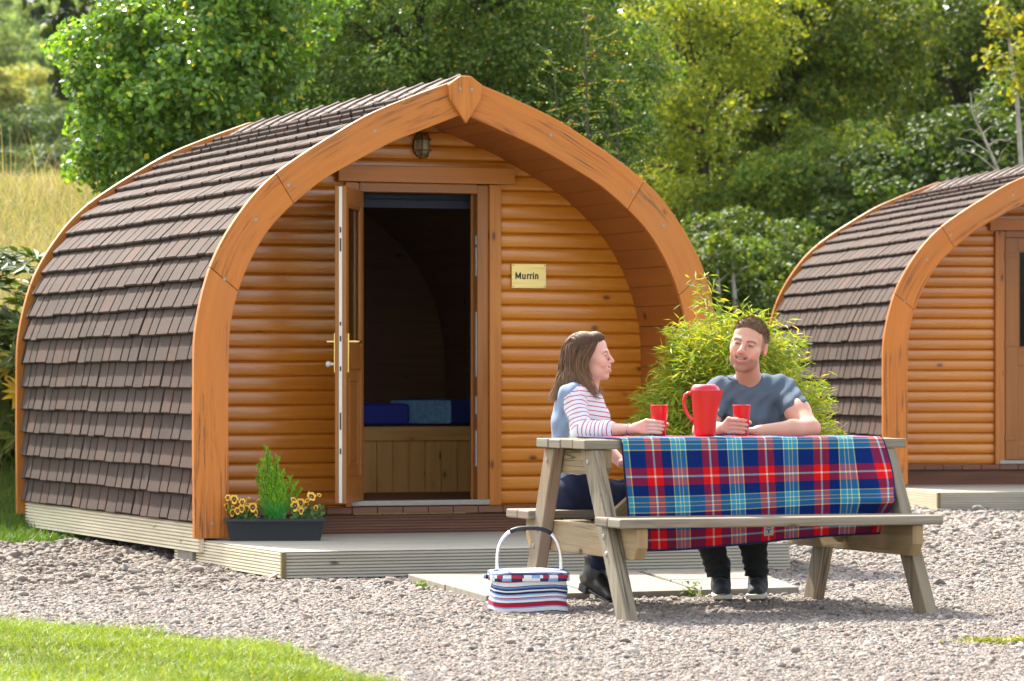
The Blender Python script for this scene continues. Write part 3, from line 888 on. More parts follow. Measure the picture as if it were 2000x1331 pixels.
b = m.build("cushion", [M['navy'], M['denim']], bevel=.025, seg=4); b.location = at1(.80, 2.62, .735); b.rotation_euler = (0, 0, R(20.5 + 40)); tag(b, "blue cushion lying askew on the right of the pod's bed", "cushion")
for p in b.data.polygons:
    if p.center.x < -.22: p.material_index = 1  # left face takes the paler blue, painted as lit
m = MB(); m.tube([(-.40, 0, 0), (.36, 0, 0)], .032, 14); m.box((-.02, -.012, -.045), (.74, .006, .05))
b = m.build("roller_blind", M['blind'], smooth=True, sharp=40); b.location = at1(0, WALL_Y + .14, 2.03); b.rotation_euler = (0, 0, R(20.5)); tag(b, "rolled up navy blind inside the top of the doorway", "blind")

sg = MB(); sg.box((0, 0, 0), (.206, .004, .136)); sgn = sg.build("name_plate", M['plate'], bevel=.0015)
sgn.location = at1(.627, WALL_Y - .030, 1.583); sgn.rotation_euler = (0, 0, R(20.5)); tag(sgn, "brass name plate reading Murrin on the log wall", "sign")
def stroke_text(x0, sw, caph, xh):
    """the word drawn with flat bold strokes, in the x-z plane"""
    m = MB()
    def st(pts):
        p = [Vector((a, 0, b)) for a, b in pts]; L_, R_ = [], []
        for i in range(len(p)):
            d = (p[min(i + 1, len(p) - 1)] - p[max(i - 1, 0)]).normalized(); n = Vector((-d.z, 0, d.x)) * sw / 2
            L_.append(p[i] + n); R_.append(p[i] - n)
        k = len(p); vs = [q + Vector((0, dy, 0)) for dy in (0, .0008) for q in L_ + R_]
        fs = []
        for i in range(k - 1):
            fs += [(i, i + 1, k + i + 1, k + i), (2 * k + i, 3 * k + i, 3 * k + i + 1, 2 * k + i + 1)]
        m.add(vs, fs)
    arc = lambda cx, cz, rx, rz, a0, a1: [(cx + rx * math.cos(R(a)), cz + rz * math.sin(R(a))) for a in np.linspace(a0, a1, 9)]
    x = x0; h = sw / 2
    st([(x + h, 0), (x + h, caph)]); st([(x + .0335 - h, 0), (x + .0335 - h, caph)]); st([(x + h, caph - .001), (x + .01675, .006)]); st([(x + .0335 - h, caph - .001), (x + .01675, .006)]); x += .0335 + .0065
    w = .0155
    st([(x + h, xh), (x + h, .010)] + arc(x + h + w / 2 - .001, .0105, w / 2 - .001, .0085, 180, 330)); st([(x + h + w - .002, 0), (x + h + w - .002, xh)]); x += w + sw + .0055
    for _ in range(2):
        st([(x + h, 0), (x + h, xh)]); st([(x + h, xh - .010)] + arc(x + h + .009, xh - .0115, .009, .0095, 165, 75)); x += .0125 + .0045
    x += .0015; st([(x + h, 0), (x + h, xh)]); st([(x + h, caph - sw * .95), (x + h, caph)]); x += sw + .0055
    st([(x + h, 0), (x + h, xh)]); st(arc(x + h + w / 2 - .001, xh - .0105, w / 2 - .001, .0085, 150, 0) + [(x + h + w - .002, 0)])
    return m
tx = stroke_text(-.0815, .0074, .037, .0275).build("lettering", M['letter'], sgn); tx.location = (0, -.0034, -.0175)
for (sx, sz) in ((-1, -1), (-1, 1), (1, -1), (1, 1)):
    m = MB(); m.lathe([(0, .002), (.003, .0015), (.0035, 0)], (0, 0, 0), 8)
    q = m.build("screw", M['old_brass'], sgn); q.location = (sx * .094, -.0022, sz * .059); q.rotation_euler = (R(90), 0, 0)

lamp = empty("wall_lamp", at1(-.01, WALL_Y - .02, 2.300), R(20.5)); tag(lamp, "oval brass bulkhead lamp with cage under the open pod's gable", "lamp")
m = MB(); m.lathe([(0, 0), (.048, 0), (.050, .012), (.046, .022), (.036, .024)], (0, 0, 0), 24, sy=1.5); b = m.build("base", M['old_brass'], lamp, smooth=True, sharp=40); b.rotation_euler = (R(90), 0, 0)
m = MB(); m.lathe([(.036, .02), (.036, .045), (.030, .066), (.016, .08), (0, .084)], (0, 0, 0), 24, sy=1.55); b = m.build("glass", M['lampglass'], lamp, smooth=True); b.rotation_euler = (R(90), 0, 0)
m = MB()
for xx in (-.02, .02): m.tube([(xx, -.066, .022), (xx, -.064, .06), (xx, -.04, .084), (xx, .04, .084), (xx, .064, .06), (xx, .066, .022)], .0035, 6)
for yy in (-.03, .03): m.tube([(-.046, yy, .022), (-.042, yy, .06), (-.024, yy, .082), (.024, yy, .082), (.042, yy, .06), (.046, yy, .022)], .0035, 6)
b = m.build("cage", M['old_brass'], lamp, smooth=True); b.rotation_euler = (R(90), 0, 0)

# paving slabs between deck and table
A, B, C_, D = Vector((-.52, 18.35, 0)), Vector((-.12, 16.42, 0)), Vector((1.31, 17.12, 0)), Vector((1.20, 18.75, 0))
for i in range(3):
    for j in range(2):
        def bl(a, b): return (A * (1 - a) + B * a) * (1 - b) + (D * (1 - a) + C_ * a) * b
        g_ = .008
        q = [bl((j + e) / 2 + (g_ if e == 0 else -g_), (i + f) / 3 + (g_ if f == 0 else -g_)) for e, f in ((0, 0), (1, 0), (1, 1), (0, 1))]
        c0 = sum(q, Vector()) / 4
        zt = .062 + rnd.uniform(-.003, .003)
        m = MB(); n = 4
        m.add([(p.x - c0.x, p.y - c0.y, .0) for p in q] + [(p.x - c0.x, p.y - c0.y, .05) for p in q], [(3, 2, 1, 0), (4, 5, 6, 7), (0, 1, 5, 4), (1, 2, 6, 5), (2, 3, 7, 6), (3, 0, 4, 7)])
        o = m.build("paving_slab", M['concrete'], bevel=.005); o.location = (c0.x, c0.y, zt - .05)
        where = (["left", "middle", "right"][i], ["deck edge", "picnic table"][j])
        tag(o, f"pale concrete paving slab, {where[0]} one of the row beside the {where[1]}", "paving slab", "paving slabs")
# ------------------------------------------------------------------ foliage
M['leaf'] = leafmat("leaf", .45, .34, .6)
M['leaf_matt'] = leafmat("matt_leaf", .42, .55, .3)
M['grass'] = leafmat("grass_blade", .45, .5, .35)
M['glossy_leaf'] = leafmat("glossy_leaf", .22, .45, .35)
M['bark'] = plain("bark", (.075, .06, .045), .9, noise=.4, bump=.6, scale=9, spec=.15)
M['pale_bark'] = plain("pale_bark", (.34, .31, .26), .85, noise=.45, bump=.4, scale=7, spec=.2)
M['cane'] = plain("bamboo_cane", (.32, .26, .07), .5, noise=.25)

def leaves(c, nrm, L, W, r, droop=0.0, fold=.18, dirs=None):
    """one folded quad per leaf"""
    n = len(c)
    d = r.normal(size=(n, 3)) if dirs is None else dirs + r.normal(size=(n, 3)) * .35
    d[:, 2] -= droop
    d = d - nrm * (d * nrm).sum(1, keepdims=True); d = unit(d)
    s = np.cross(nrm, d)
    L = np.broadcast_to(L, (n,))[:, None]; W = np.broadcast_to(W, (n,))[:, None]
    v = np.stack([c - d * L * .5, c + s * W * .5 - d * L * .06 + nrm * W * fold, c + d * L * .5, c - s * W * .5 - d * L * .06 + nrm * W * fold], 1)
    return v.reshape(-1, 3)

LEAFGAIN = 2.25
LEAFTINT = np.array([1.04, 1.04, .78])
def pick_cols(pal, w, n, r, jit=.18):
    pal = np.array(pal) * LEAFGAIN * LEAFTINT; w = np.array(w, float); w /= w.sum()
    c = pal[r.choice(len(pal), n, p=w)]
    return c * r.uniform(1 - jit, 1 + jit, (n, 1))

def crown_points(ells, nclump, rc, per, r, up=.45, inner=.25):
    """leaf centres and normals gathered in clumps over a set of ellipsoids (cx,cy,cz,rx,ry,rz)"""
    ells = np.array(ells, float)
    area = ells[:, 3] * ells[:, 5]; pr = area / area.sum()
    k = r.choice(len(ells), nclump, p=pr)
    d = unit(r.normal(size=(nclump, 3)))
    rad = np.where(r.random(nclump) < inner, r.uniform(.45, .9, nclump), r.uniform(.88, 1.10, nclump))
    cc = ells[k, :3] + d * ells[k, 3:] * rad[:, None]
    rcs = rc * r.lognormal(0, .3, nclump)
    m = r.poisson(per * (rcs / rc) ** 2)
    idx = np.repeat(np.arange(nclump), m)
    n = len(idx)
    dd = unit(r.normal(size=(n, 3)) + d[idx] * .35 + np.array([0, 0, .25]))
    rr = r.uniform(.45, 1.05, n) ** .6
    c = cc[idx] + dd * (rcs[idx] * rr)[:, None] * np.array([1.15, 1.15, .72])
    nr = unit(dd * .7 + np.array([0, 0, up]) + r.normal(size=(n, 3)) * .55)
    return c, nr, cc, idx
def limbs(mb, base, cc, n, r, r0, h0):
    """tapering trunk and limbs reaching into the clumps"""
    top = Vector(cc.mean(0)) + Vector((0, 0, (cc[:, 2].max() - cc[:, 2].mean()) * .6))
    base = Vector(base)
    pts = [base.lerp(top, f) + Vector((r.normal() * .05, r.normal() * .05, 0)) * (f > 0) for f in np.linspace(0, 1, 7)]
    mb.tube(pts, [r0 * (1.25 if i == 0 else 1 - .13 * i) for i in range(7)], 8)
    for i in r.choice(len(cc), min(n, len(cc)), replace=False):
        e = Vector(cc[i]); f = float(np.clip((e.z - base.z) / max(top.z - base.z, .1) * .7, h0, .9))
        s = base.lerp(top, f); mid = s.lerp(e, .5) + Vector((r.normal() * .08, r.normal() * .08, .12))
        mb.tube([s, s.lerp(mid, .5) + Vector((0, 0, .03)), mid, e], [r0 * .42, r0 * .32, r0 * .22, r0 * .06], 5, caps=False)

GREENS = [(.045, .085, .014), (.065, .115, .018), (.030, .060, .012), (.095, .14, .022), (.16, .17, .02)]
def tree(name, label, base, ells, nclump, rc, per, L, W, pal, w, seed, mat='leaf', bark='bark', r0=.12, nl=14, droop=.3, group="trees behind the pods", up=.45, inner=.25, h0=.25, cull=None, clump_tint=.15, cat="tree"):
    r = np.random.default_rng(seed)
    c, nr, cc, idx = crown_points(ells, nclump, rc, per, r, up, inner)
    t_ = empty(name, base); tag(t_, label, cat, group)
    n = len(c)
    ct = r.normal(size=(len(cc), 1)) * clump_tint
    col = pick_cols(pal, w, n, r) * np.exp(ct[idx])
    v = leaves(c - np.array(base), nr, L * r.uniform(.7, 1.25, n), W * r.uniform(.75, 1.2, n), r, droop)
    np_mesh("crown", v, quads(n), M[mat], t_, col=np.repeat(np.clip(col, 0, .8), 4, 0))
    mb = MB(); limbs(mb, (0, 0, -.1), cc - np.array(base), nl, r, r0, h0)
    mb.build("trunk", M[bark], t_, smooth=True)
    return t_
def E(u, v, Y, ru, rv, ry):
    """ellipsoid around picture point (u,v) at distance Y; radii in photo pixels, depth radius in metres"""
    p = P(u, v, Y); return (p.x, p.y, p.z, ru / F_PX * Y, ry, rv / F_PX * Y)
def base_at(u, Y):
    x = (u - 1000) / F_PX * Y; return (x, Y, float(gz(x, Y)))

tree("broadleaf_tree", "round-leaved bright green tree at the meadow's edge, left of the open pod's roof", base_at(380, 31), [E(330, 180, 31, 165, 170, 1.0), E(240, 120, 31, 95, 110, .6), E(420, 20, 31.5, 190, 170, 1.0), E(300, 300, 31, 110, 75, .6), E(450, 200, 31.6, 120, 170, .8)],
     420, .17, 95, .062, .05, [(.050, .105, .016), (.075, .14, .022), (.035, .075, .014), (.13, .19, .03), (.26, .24, .02)], [5, 5, 4, 2, .5], 21, 'leaf', r0=.07, nl=26)
tree("birch_tree", "tall dense weeping birch tree directly behind the open pod's roof", base_at(840, 38), [E(560, 60, 38.5, 200, 230, 1.2), E(760, 40, 38, 210, 260, 1.3), E(960, 60, 38, 200, 260, 1.2), E(1110, 70, 38, 150, 270, 1.0), E(850, 230, 38, 330, 120, 1.2), E(1150, 240, 38.3, 100, 130, .8), E(470, 170, 38.8, 130, 170, .8)],
     900, .23, 150, .045, .033, [(.040, .078, .012), (.058, .100, .013), (.028, .058, .012), (.098, .132, .018), (.19, .165, .016)], [6, 6, 4, 3, .5], 22, 'leaf', r0=.16, nl=30, droop=.9, clump_tint=.22)
LEAFGAIN = 2.5
tree("silver_birch", "airy yellowing birch tree between the two pods", base_at(1390, 47), [E(1350, 120, 47, 130, 200, 1.2), E(1420, 0, 47, 150, 150, 1.2), E(1290, 330, 46.5, 90, 160, .9), E(1330, 480, 46.5, 90, 110, .8), E(1300, 60, 47, 80, 160, .8)],
     420, .22, 60, .062, .045, [(.12, .14, .016), (.17, .175, .018), (.085, .11, .016), (.21, .185, .017), (.055, .08, .013)], [5, 3, 5, .7, 4], 23, 'leaf_matt', 'bark', r0=.09, nl=40, droop=.6, up=.35)
LEAFGAIN = 1.65
MAP = [(.055, .088, .014), (.078, .112, .016), (.038, .064, .012), (.125, .145, .018), (.20, .185, .018)]
tree("maple_tree", "tall green maple tree beside the yellowing birch", base_at(1560, 50), [E(1560, 160, 50, 150, 170, 1.3), E(1480, 280, 49.5, 110, 130, 1.0), E(1640, 60, 50, 150, 150, 1.2), E(1500, 60, 50.5, 110, 120, 1.0), E(1410, 400, 49, 90, 120, .8)],
     200, .33, 190, .072, .064, MAP, [5, 4, 4, 3, 1.2], 24, 'leaf_matt', r0=.13, nl=20, droop=.5, clump_tint=.22, inner=.08)
tree("maple_tree", "big spreading maple tree above the closed pod's roof", base_at(1800, 54), [E(1800, 80, 54, 170, 150, 1.4), E(1930, 210, 54, 130, 130, 1.2), E(1720, 260, 53.5, 110, 100, 1.0), E(1980, 20, 54.5, 150, 130, 1.2), E(2090, 200, 54, 150, 260, 1.4), E(1860, 330, 53.5, 130, 80, 1.0)],
     205, .35, 175, .076, .068, [(.045, .075, .013), (.066, .096, .015), (.030, .054, .011), (.105, .125, .017), (.18, .15, .015)], [6, 4, 5, 1.6, .6], 25, 'leaf_matt', r0=.16, nl=20, droop=.5, clump_tint=.25, inner=.08)
tree("bushy_tree", "low bushy tree in the gap left of the closed pod's roof", base_at(1520, 46), [E(1560, 420, 46, 120, 110, 1.0), E(1480, 540, 45.5, 110, 90, .8), E(1620, 350, 46.5, 110, 80, 1.0), E(1560, 560, 45.5, 100, 90, .8), E(1650, 470, 46.5, 90, 90, .8), E(1420, 600, 45.5, 110, 60, .8), E(1530, 640, 45, 120, 60, .8)],
     290, .26, 150, .064, .055, [(.060, .105, .016), (.088, .135, .02), (.042, .075, .013), (.14, .165, .022), (.19, .19, .02)], [5, 5, 4, 3, 1], 26, 'leaf_matt', r0=.07, nl=22, droop=.4, clump_tint=.2)
tree("bushy_tree", "dark bushy tree just behind the closed pod's roof", base_at(1800, 44), [E(1760, 420, 44, 130, 110, 1.0), E(1900, 330, 44, 130, 90, 1.0), E(2020, 300, 44.5, 120, 120, 1.0)],
     240, .24, 85, .08, .065, [(.030, .055, .012), (.045, .078, .014), (.022, .040, .010), (.07, .095, .016)], [5, 4, 5, 1.5], 27, 'leaf_matt', r0=.07, nl=16, droop=.4)

tree("shrub", "dark green shrub low between the two pods, behind the bamboo", base_at(1440, 40), [E(1430, 560, 40, 110, 80, .7), E(1530, 590, 40.5, 90, 70, .7), E(1350, 590, 40, 80, 70, .7), E(1470, 640, 39.5, 130, 60, .7), E(1500, 520, 41, 90, 70, .7), E(1400, 500, 41, 70, 70, .7)],
     330, .20, 80, .065, .05, [(.040, .070, .013), (.060, .098, .016), (.028, .050, .011), (.10, .125, .018)], [5, 4, 4, 2], 28, 'leaf_matt', r0=.05, nl=14, droop=.4, cat="shrub")

LEAFGAIN = .6
# deep wood closing the view behind them
r = np.random.default_rng(31)
ells = []
for k in range(60):
    Y = r.uniform(62, 78); u = r.uniform(250, 2500); v = r.uniform(-120, 520)
    ells.append(E(u, v, Y, 170, 150, 1.6))
c, nr, cc, idx = crown_points(ells, 1500, .55, 34, r)
col = pick_cols([(.022, .038, .011), (.030, .050, .012), (.018, .030, .010), (.05, .07, .014)], [4, 4, 4, 1], len(c), r) * np.exp(r.normal(size=(len(cc), 1)) * .2)[idx]
o = np_mesh("woodland", leaves(c, nr, .30, .24, r, .4), quads(len(c)), M['leaf_matt'], col=np.repeat(col, 4, 0)); tag(o, "dark deep wood closing the view behind the trees", "woodland", kind='stuff')

LEAFGAIN = 1.6
# slim saplings, a bare one, pale trunks
def sapling(name, label, pts, r0, n, L, W, pal, w, seed, mat, bark, spread, v0=.25, twigs=10, cat="tree", group=None, pinnate=False):
    r = np.random.default_rng(seed); base = Vector(pts[0]); t_ = empty(name, base); tag(t_, label, cat, group)
    q = [Vector(p) - base for p in pts]
    mb = MB(); mb.tube(q, [r0 * (1 - .85 * i / (len(q) - 1)) for i in range(len(q))], 7)
    arr = np.array(q); s = np.r_[0, np.cumsum(np.linalg.norm(np.diff(arr, axis=0), axis=1))]
    C, Nn, Dd = [], [], []
    for k in range(twigs):
        f = v0 + (1 - v0) * (k + r.random()) / twigs
        st = np.array([np.interp(f * s[-1], s, arr[:, i]) for i in range(3)])
        a = r.uniform(0, 6.28); ln = spread * (1.15 - .75 * f) * r.uniform(.7, 1.2)
        en = st + np.array([math.cos(a) * ln, math.sin(a) * ln, ln * r.uniform(.15, .7)])
        md = (st + en) / 2 + np.array([0, 0, .04])
        mb.tube([st, md, en], [r0 * .35 * (1 - .6 * f), r0 * .25 * (1 - .6 * f), r0 * .08], 5, caps=False)
        m = max(3, n // twigs)
        if n == 0: continue
        if pinnate:     # feathery leaves: paired leaflets along short stalks
            for j in range(max(2, m // 11)):
                g_ = r.uniform(.15, 1.05); o0 = st + (en - st) * g_
                dv = unit((en - st)[None])[0] * .6 + r.normal(size=3) * .5 + np.array([0, 0, .15]); dv /= np.linalg.norm(dv)
                sd = np.cross(dv, [0, 0, 1.]); sd /= np.linalg.norm(sd)
                for q_ in range(6):
                    for sg_ in (-1, 1):
                        C.append(o0 + dv * .03 * q_ + sd * sg_ * L * .5 - np.array([0, 0, .004 * q_])); Dd.append(sd * sg_ + dv * .4); Nn.append(np.array([0, 0, 1.]) + r.normal(size=3) * .25)
        else:
            g_ = r.uniform(.2, 1.1, m)
            C += list(st + (en - st) * g_[:, None] + r.normal(size=(m, 3)) * ln * .16); Nn += list(np.array([0, 0, .7]) + r.normal(size=(m, 3)) * .6); Dd += list(r.normal(size=(m, 3)))
    if C:
        C, Nn, Dd = np.array(C), unit(np.array(Nn)), np.array(Dd)
        col = pick_cols(pal, w, len(C), r)
        np_mesh("leaves", leaves(C, Nn, L * r.uniform(.8, 1.2, len(C)), W, r, .2, dirs=Dd if pinnate else None), quads(len(C)), M[mat], t_, col=np.repeat(col, 4, 0))
    mb.build("stem", M[bark], t_, smooth=True)
ROW = [(.085, .135, .03), (.12, .16, .035), (.36, .16, .03), (.42, .10, .025), (.07, .11, .025)]
sapling("rowan_sapling", "slender rowan sapling with orange tinted leaves rising right of the pod's gable", [P(1160, 480, 27), P(1150, 300, 27), P(1145, 160, 27), P(1140, 20, 27)], .014, 700, .030, .012, ROW, [5, 3, 1.3, .4, 4], 41, 'leaf_matt', 'bark', .30, .12, 24, pinnate=True)
sapling("rowan_sapling", "shorter rowan sapling with fresh green leaves low beside the gable", [P(1105, 480, 27.5), P(1095, 300, 27.5), P(1085, 180, 27.5), P(1078, 100, 27.5)], .012, 520, .030, .012, ROW, [6, 4, .6, .1, 4], 42, 'leaf_matt', 'bark', .26, .15, 18, pinnate=True)
sapling("rowan_sapling", "leafy rowan sapling with wide twigs right of its taller neighbour", [P(1205, 480, 27.5), P(1210, 330, 27.5), P(1205, 240, 27.5), P(1190, 170, 27.5)], .012, 620, .030, .012, ROW, [5, 4, .7, .1, 5], 43, 'leaf_matt', 'bark', .30, .1, 20, pinnate=True)
sapling("young_birch", "young pale-trunked birch with yellow green leaves at the right edge", [P(2003, 420, 37), P(1995, 330, 37), P(1985, 180, 37), P(1968, 60, 37), P(1955, -60, 37)], .035, 520, .085, .065, [(.16, .17, .02), (.22, .2, .03), (.10, .13, .02)], [4, 2, 3], 44, 'leaf_matt', 'pale_bark', .42, .45, 16)
sapling("bare_tree", "dead pale leafless sapling beside the young birch", [P(1962, 400, 37.5), P(1948, 330, 37.5), P(1918, 260, 37.5), P(1900, 225, 37.5), P(1895, 180, 37.5)], .022, 0, .05, .03, ROW, [1, 1, 1, 1, 1], 45, 'leaf_matt', 'pale_bark', .38, .25, 14)
for (u0, u1, lb) in ((1408, 1402, "thin pale birch trunk behind the bamboo, left of a pair"), (1440, 1432, "thin pale birch trunk behind the bamboo, right of a pair")):
    sapling("birch_tree", lb, [P(u0, 680, 39.2), P((u0 + u1) / 2, 600, 39.2), P(u1, 540, 39.2), P(u1 - 4, 470, 39.2)], .045, 260, .07, .05, [(.06, .1, .016), (.1, .13, .02)], [1, 1], 46 + u0, 'leaf_matt', 'pale_bark', .45, .5, 9, group="pale birch trunks")

LEAFGAIN = 1.7; LEAFTINT = np.ones(3)
# wooded hillside far off on the left
hp = [(-5, 120, 185, 70, 55, 2), (60, 60, 260, 60, 60, 0), (150, 40, 280, 70, 60, 1), (30, 20, 300, 60, 50, 1), (100, 110, 230, 48, 62, 0), (175, 100, 240, 50, 55, 1), (45, 130, 215, 40, 55, 0), (200, 30, 260, 50, 55, 0), (135, 150, 210, 45, 45, 1), (60, 195, 165, 75, 42, 3), (5, 180, 160, 60, 40, 3), (120, 215, 150, 60, 45, 2), (40, 265, 120, 70, 55, 4), (120, 290, 110, 60, 60, 4), (-10, 300, 105, 60, 70, 4), (170, 300, 115, 50, 60, 4), (-80, 250, 140, 70, 60, 4), (-90, 60, 260, 90, 70, 1), (230, 90, 230, 60, 60, 1), (180, 180, 170, 60, 50, 2), (90, -20, 300, 90, 50, 0), (200, -30, 300, 90, 50, 1), (300, 60, 250, 90, 80, 1), (-30, -30, 300, 90, 60, 0), (80, 340, 95, 90, 45, 4), (10, 350, 92, 80, 45, 4), (170, 350, 95, 70, 40, 4)]
_r = random.Random(5)
for _k in range(46):
    _Y = _r.uniform(150, 320); hp.append((_r.uniform(-140, 330), 330 - (_Y - 130) * 1.75 + _r.uniform(-45, 25), _Y, _r.uniform(38, 70), _r.uniform(45, 70), _r.choice([0, 0, 1, 1, 2])))
hpal = {0: [(.14, .20, .07), (.18, .23, .08), (.10, .155, .06)], 1: [(.11, .165, .07), (.14, .19, .075), (.08, .13, .06)], 2: [(.10, .145, .045), (.14, .17, .05), (.07, .11, .04)], 3: [(.21, .22, .06), (.25, .24, .06), (.15, .175, .05)], 4: [(.045, .075, .025), (.06, .095, .03), (.035, .058, .022)]}  # palette paled so the far crowns carry haze in their colour
hlab = {0: "pale green conical tree", 1: "greyish green tree", 2: "olive green tree", 3: "yellow-leaved round tree", 4: "dark green tree"}
seen = {}
for k, (u, v, Y, ru, rv, kind) in enumerate(hp):
    r = np.random.default_rng(600 + k)
    s = Y / F_PX
    ee = [E(u, v, Y, ru, rv, ru * s), E(u + r.uniform(-.4, .4) * ru, v + rv * .4, Y, ru * .8, rv * .7, ru * s), E(u, v - rv * .5, Y, ru * .5, rv * .55, ru * s * .6)]
    Ls = max(.10, 9 * s)
    seen[kind] = seen.get(kind, 0) + 1
    lab = {0: "pale green tree on the far hillside at the top left", 1: "greyish green tree on the far hillside at the top left", 2: "olive green tree halfway up the far hillside at left", 3: "yellow-leaved round tree on the far hillside at left", 4: "dark green tree at the foot of the far hillside at left"}[kind]
    b = P(u, v + rv, Y)
    tree("hillside_tree", lab, (b.x, b.y, float(gz(b.x, b.y))), ee, 70, ru * s * .24, 42, Ls, Ls * .8, hpal[kind], [3, 3, 3], 700 + k, 'leaf_matt', r0=ru * s * .06, nl=5, droop=.3, group=["pale trees on the far hillside", "greyish trees on the far hillside", "olive trees on the far hillside", "yellow trees on the far hillside", "dark trees at the foot of the hillside"][kind], clump_tint=.2)

LEAFGAIN = .95; LEAFTINT = np.ones(3)
# ------------------------------------------------------------------ grass
def blades(x, y, z0, h, w, lean, r, col, seg=2):
    """tapered bent blades, seg quads each"""
    n = len(x); a = r.uniform(0, 6.28, n); b = r.uniform(0, 6.28, n)
    dx, dy = np.cos(a), np.sin(a); sx, sy = np.cos(b), np.sin(b)
    V = []
    for i in range(seg + 1):
        f = i / seg; ww = w * (1 - f * .92) * .5; ln = lean * f ** 2 * h
        cx, cy, cz = x + dx * ln, y + dy * ln, z0 + h * f * (1 - .25 * (lean * f) ** 2)
        V.append(np.stack([np.stack([cx - sx * ww, cy - sy * ww, cz], -1), np.stack([cx + sx * ww, cy + sy * ww, cz], -1)], 1))
    V = np.stack(V, 1).reshape(n, -1, 3); k = 2 * (seg + 1)
    f = np.concatenate([np.arange(n)[:, None] * k + np.array([2 * i, 2 * i + 1, 2 * i + 3, 2 * i + 2]) for i in range(seg)], 0)
    return V.reshape(-1, 3), f, np.repeat(col, k, 0)
r = np.random.default_rng(51)
# lawn in the foreground
n = 150000
x = r.uniform(-3.6, .1, n); y = r.uniform(10.2, 16.2, n)
keep = (y < lawn_edge(x) + .05 * vnoise(x, y, 1.3, 4) - .02 + .12 * (r.random(n) < .06) * r.random(n)) & (np.abs(x) < .145 * y + .35)
x, y = x[keep], y[keep]; n = len(x)
tone = .7 * vnoise(x, y, .55, 12) + .6 * vnoise(x, y, 2.3, 14)
col = pick_cols([(.15, .24, .022), (.20, .28, .026), (.115, .19, .018), (.27, .30, .04), (.30, .27, .09)], [5, 5, 3, 2, .6], n, r) * np.array([1.0, 1.0, .9]) * (1 + .30 * tone)[:, None]
h = .036 * r.uniform(.5, 1.6, n) * (1 + .45 * tone)
hill = .025 * sstep(0, 1.2, lawn_edge(x) - y) + .018 * vnoise(x, y, .8, 13)
V, f, c = blades(x, y, gz(x, y) + hill, h, .0045, r.uniform(.4, 1.5, n), r, col)
o = np_mesh("lawn_grass", V, f, M['grass'], col=c); tag(o, "sunlit bright green lawn grass in the left foreground", "grass", kind='stuff')
def lawn_z(x, y): return gz(x, y) + .025 * sstep(0, 1.2, lawn_edge(x) - y) + .018 * vnoise(x, y, .8, 13) - .004
t = NT("lawn_soil"); n1 = t.noise(t.obj(), 9, 4)
t.P(Base_Color=t.ramp(n1, [(.3, (.07, .10, .015)), (.6, (.13, .18, .022)), (.8, (.16, .17, .05))]), Roughness=.95); M['lawn_soil'] = t.m
lw = grid_mesh("lawn", np.arange(-9, .6, .1), np.arange(7, 17.6, .1), lawn_z, M['lawn_soil'], lambda x, y: y < lawn_edge(x) - .02); tag(lw, "mown lawn in the left foreground", "lawn", kind='structure')

# meadow bank on the left: green at the foot, dry pale stems above
n = 170000
x = r.uniform(-7.0, .2, n); y = 22.4 + 14.5 * r.random(n) ** 1.1
pod_free = ~((x > -3.3 + .36 * (23.6 - y) * 0 - (y - 23.6) * 0) & (y < 25.0))
keep = (y > left_bound(x)) & (np.abs(x) < .142 * y + .6) & pod_free
x, y = x[keep], y[keep]; n = len(x)
dry = sstep(24.6, 26.4, y + .9 * vnoise(x, y, .22, 15))
dryc = pick_cols([(.40, .325, .235), (.44, .37, .29), (.35, .32, .18), (.26, .29, .10), (.43, .31, .255), (.19, .245, .07)], [4, 3, 4, 4, 2, 4], n, r)
grc = pick_cols([(.06, .13, .016), (.09, .17, .02), (.045, .10, .014)], [1, 1, 1], n, r)
m_ = (r.random(n) < dry)[:, None]
col = np.where(m_, dryc, grc)
h = np.where(m_[:, 0], r.uniform(.10, .30, n), r.uniform(.04, .14, n))
V, f, c = blades(x, y, gz(x, y), h, np.where(m_[:, 0], .006, .007), r.uniform(.2, .9, n), r, col, 3)
o = np_mesh("meadow_grass", V, f, M['grass'], col=c); tag(o, "dry straw coloured meadow grass on the bank left of the pod", "grass", kind='stuff')
n = 16000
x = r.uniform(-4.4, -2.5, n); y = r.uniform(22.1, 25.2, n); k_ = y > left_bound(x); x, y = x[k_], y[k_]; n = len(x)
V, f, c = blades(x, y, gz(x, y), r.uniform(.03, .085, n), .007, r.uniform(.2, .9, n), r, pick_cols([(.08, .17, .02), (.12, .21, .022), (.06, .13, .016)], [1, 1, 1], n, r), 2)
o = np_mesh("bank_grass", V, f, M['grass'], col=c); tag(o, "short green grass at the foot of the bank beside the pod's rear corner", "grass", kind='stuff')
n = 70000
x = r.uniform(-2.0, 9.5, n); y = r.uniform(25.5, 46, n); k_ = y > 24.6 + 9.0 * sstep(.8, 1.6, x); x, y = x[k_], y[k_]; n = len(x)
V, f, c = blades(x, y, gz(x, y), r.uniform(.08, .26, n), .014, r.uniform(.2, .9, n), r, pick_cols([(.07, .14, .02), (.10, .17, .025), (.20, .22, .06), (.05, .10, .015)], [3, 3, 1, 3], n, r), 2)
o = np_mesh("rough_grass", V, f, M['grass'], col=c); tag(o, "rough grass on the slope behind the pods, under the trees", "grass", kind='stuff')
n = 260
x = r.uniform(-6.5, -1.2, n); y = r.uniform(33.0, 35.5, n)
V, f, c = blades(x, y, gz(x, y), r.uniform(.4, .85, n), .008, r.uniform(.1, .9, n), r, pick_cols([(.34, .26, .15), (.26, .19, .11), (.42, .34, .18)], [1, 1, 1], n, r), 5)
o = np_mesh("tall_grass_stalks", V, f, M['grass'], col=c); tag(o, "tall bent dry stalks along the crest of the meadow", "grass", kind='stuff')

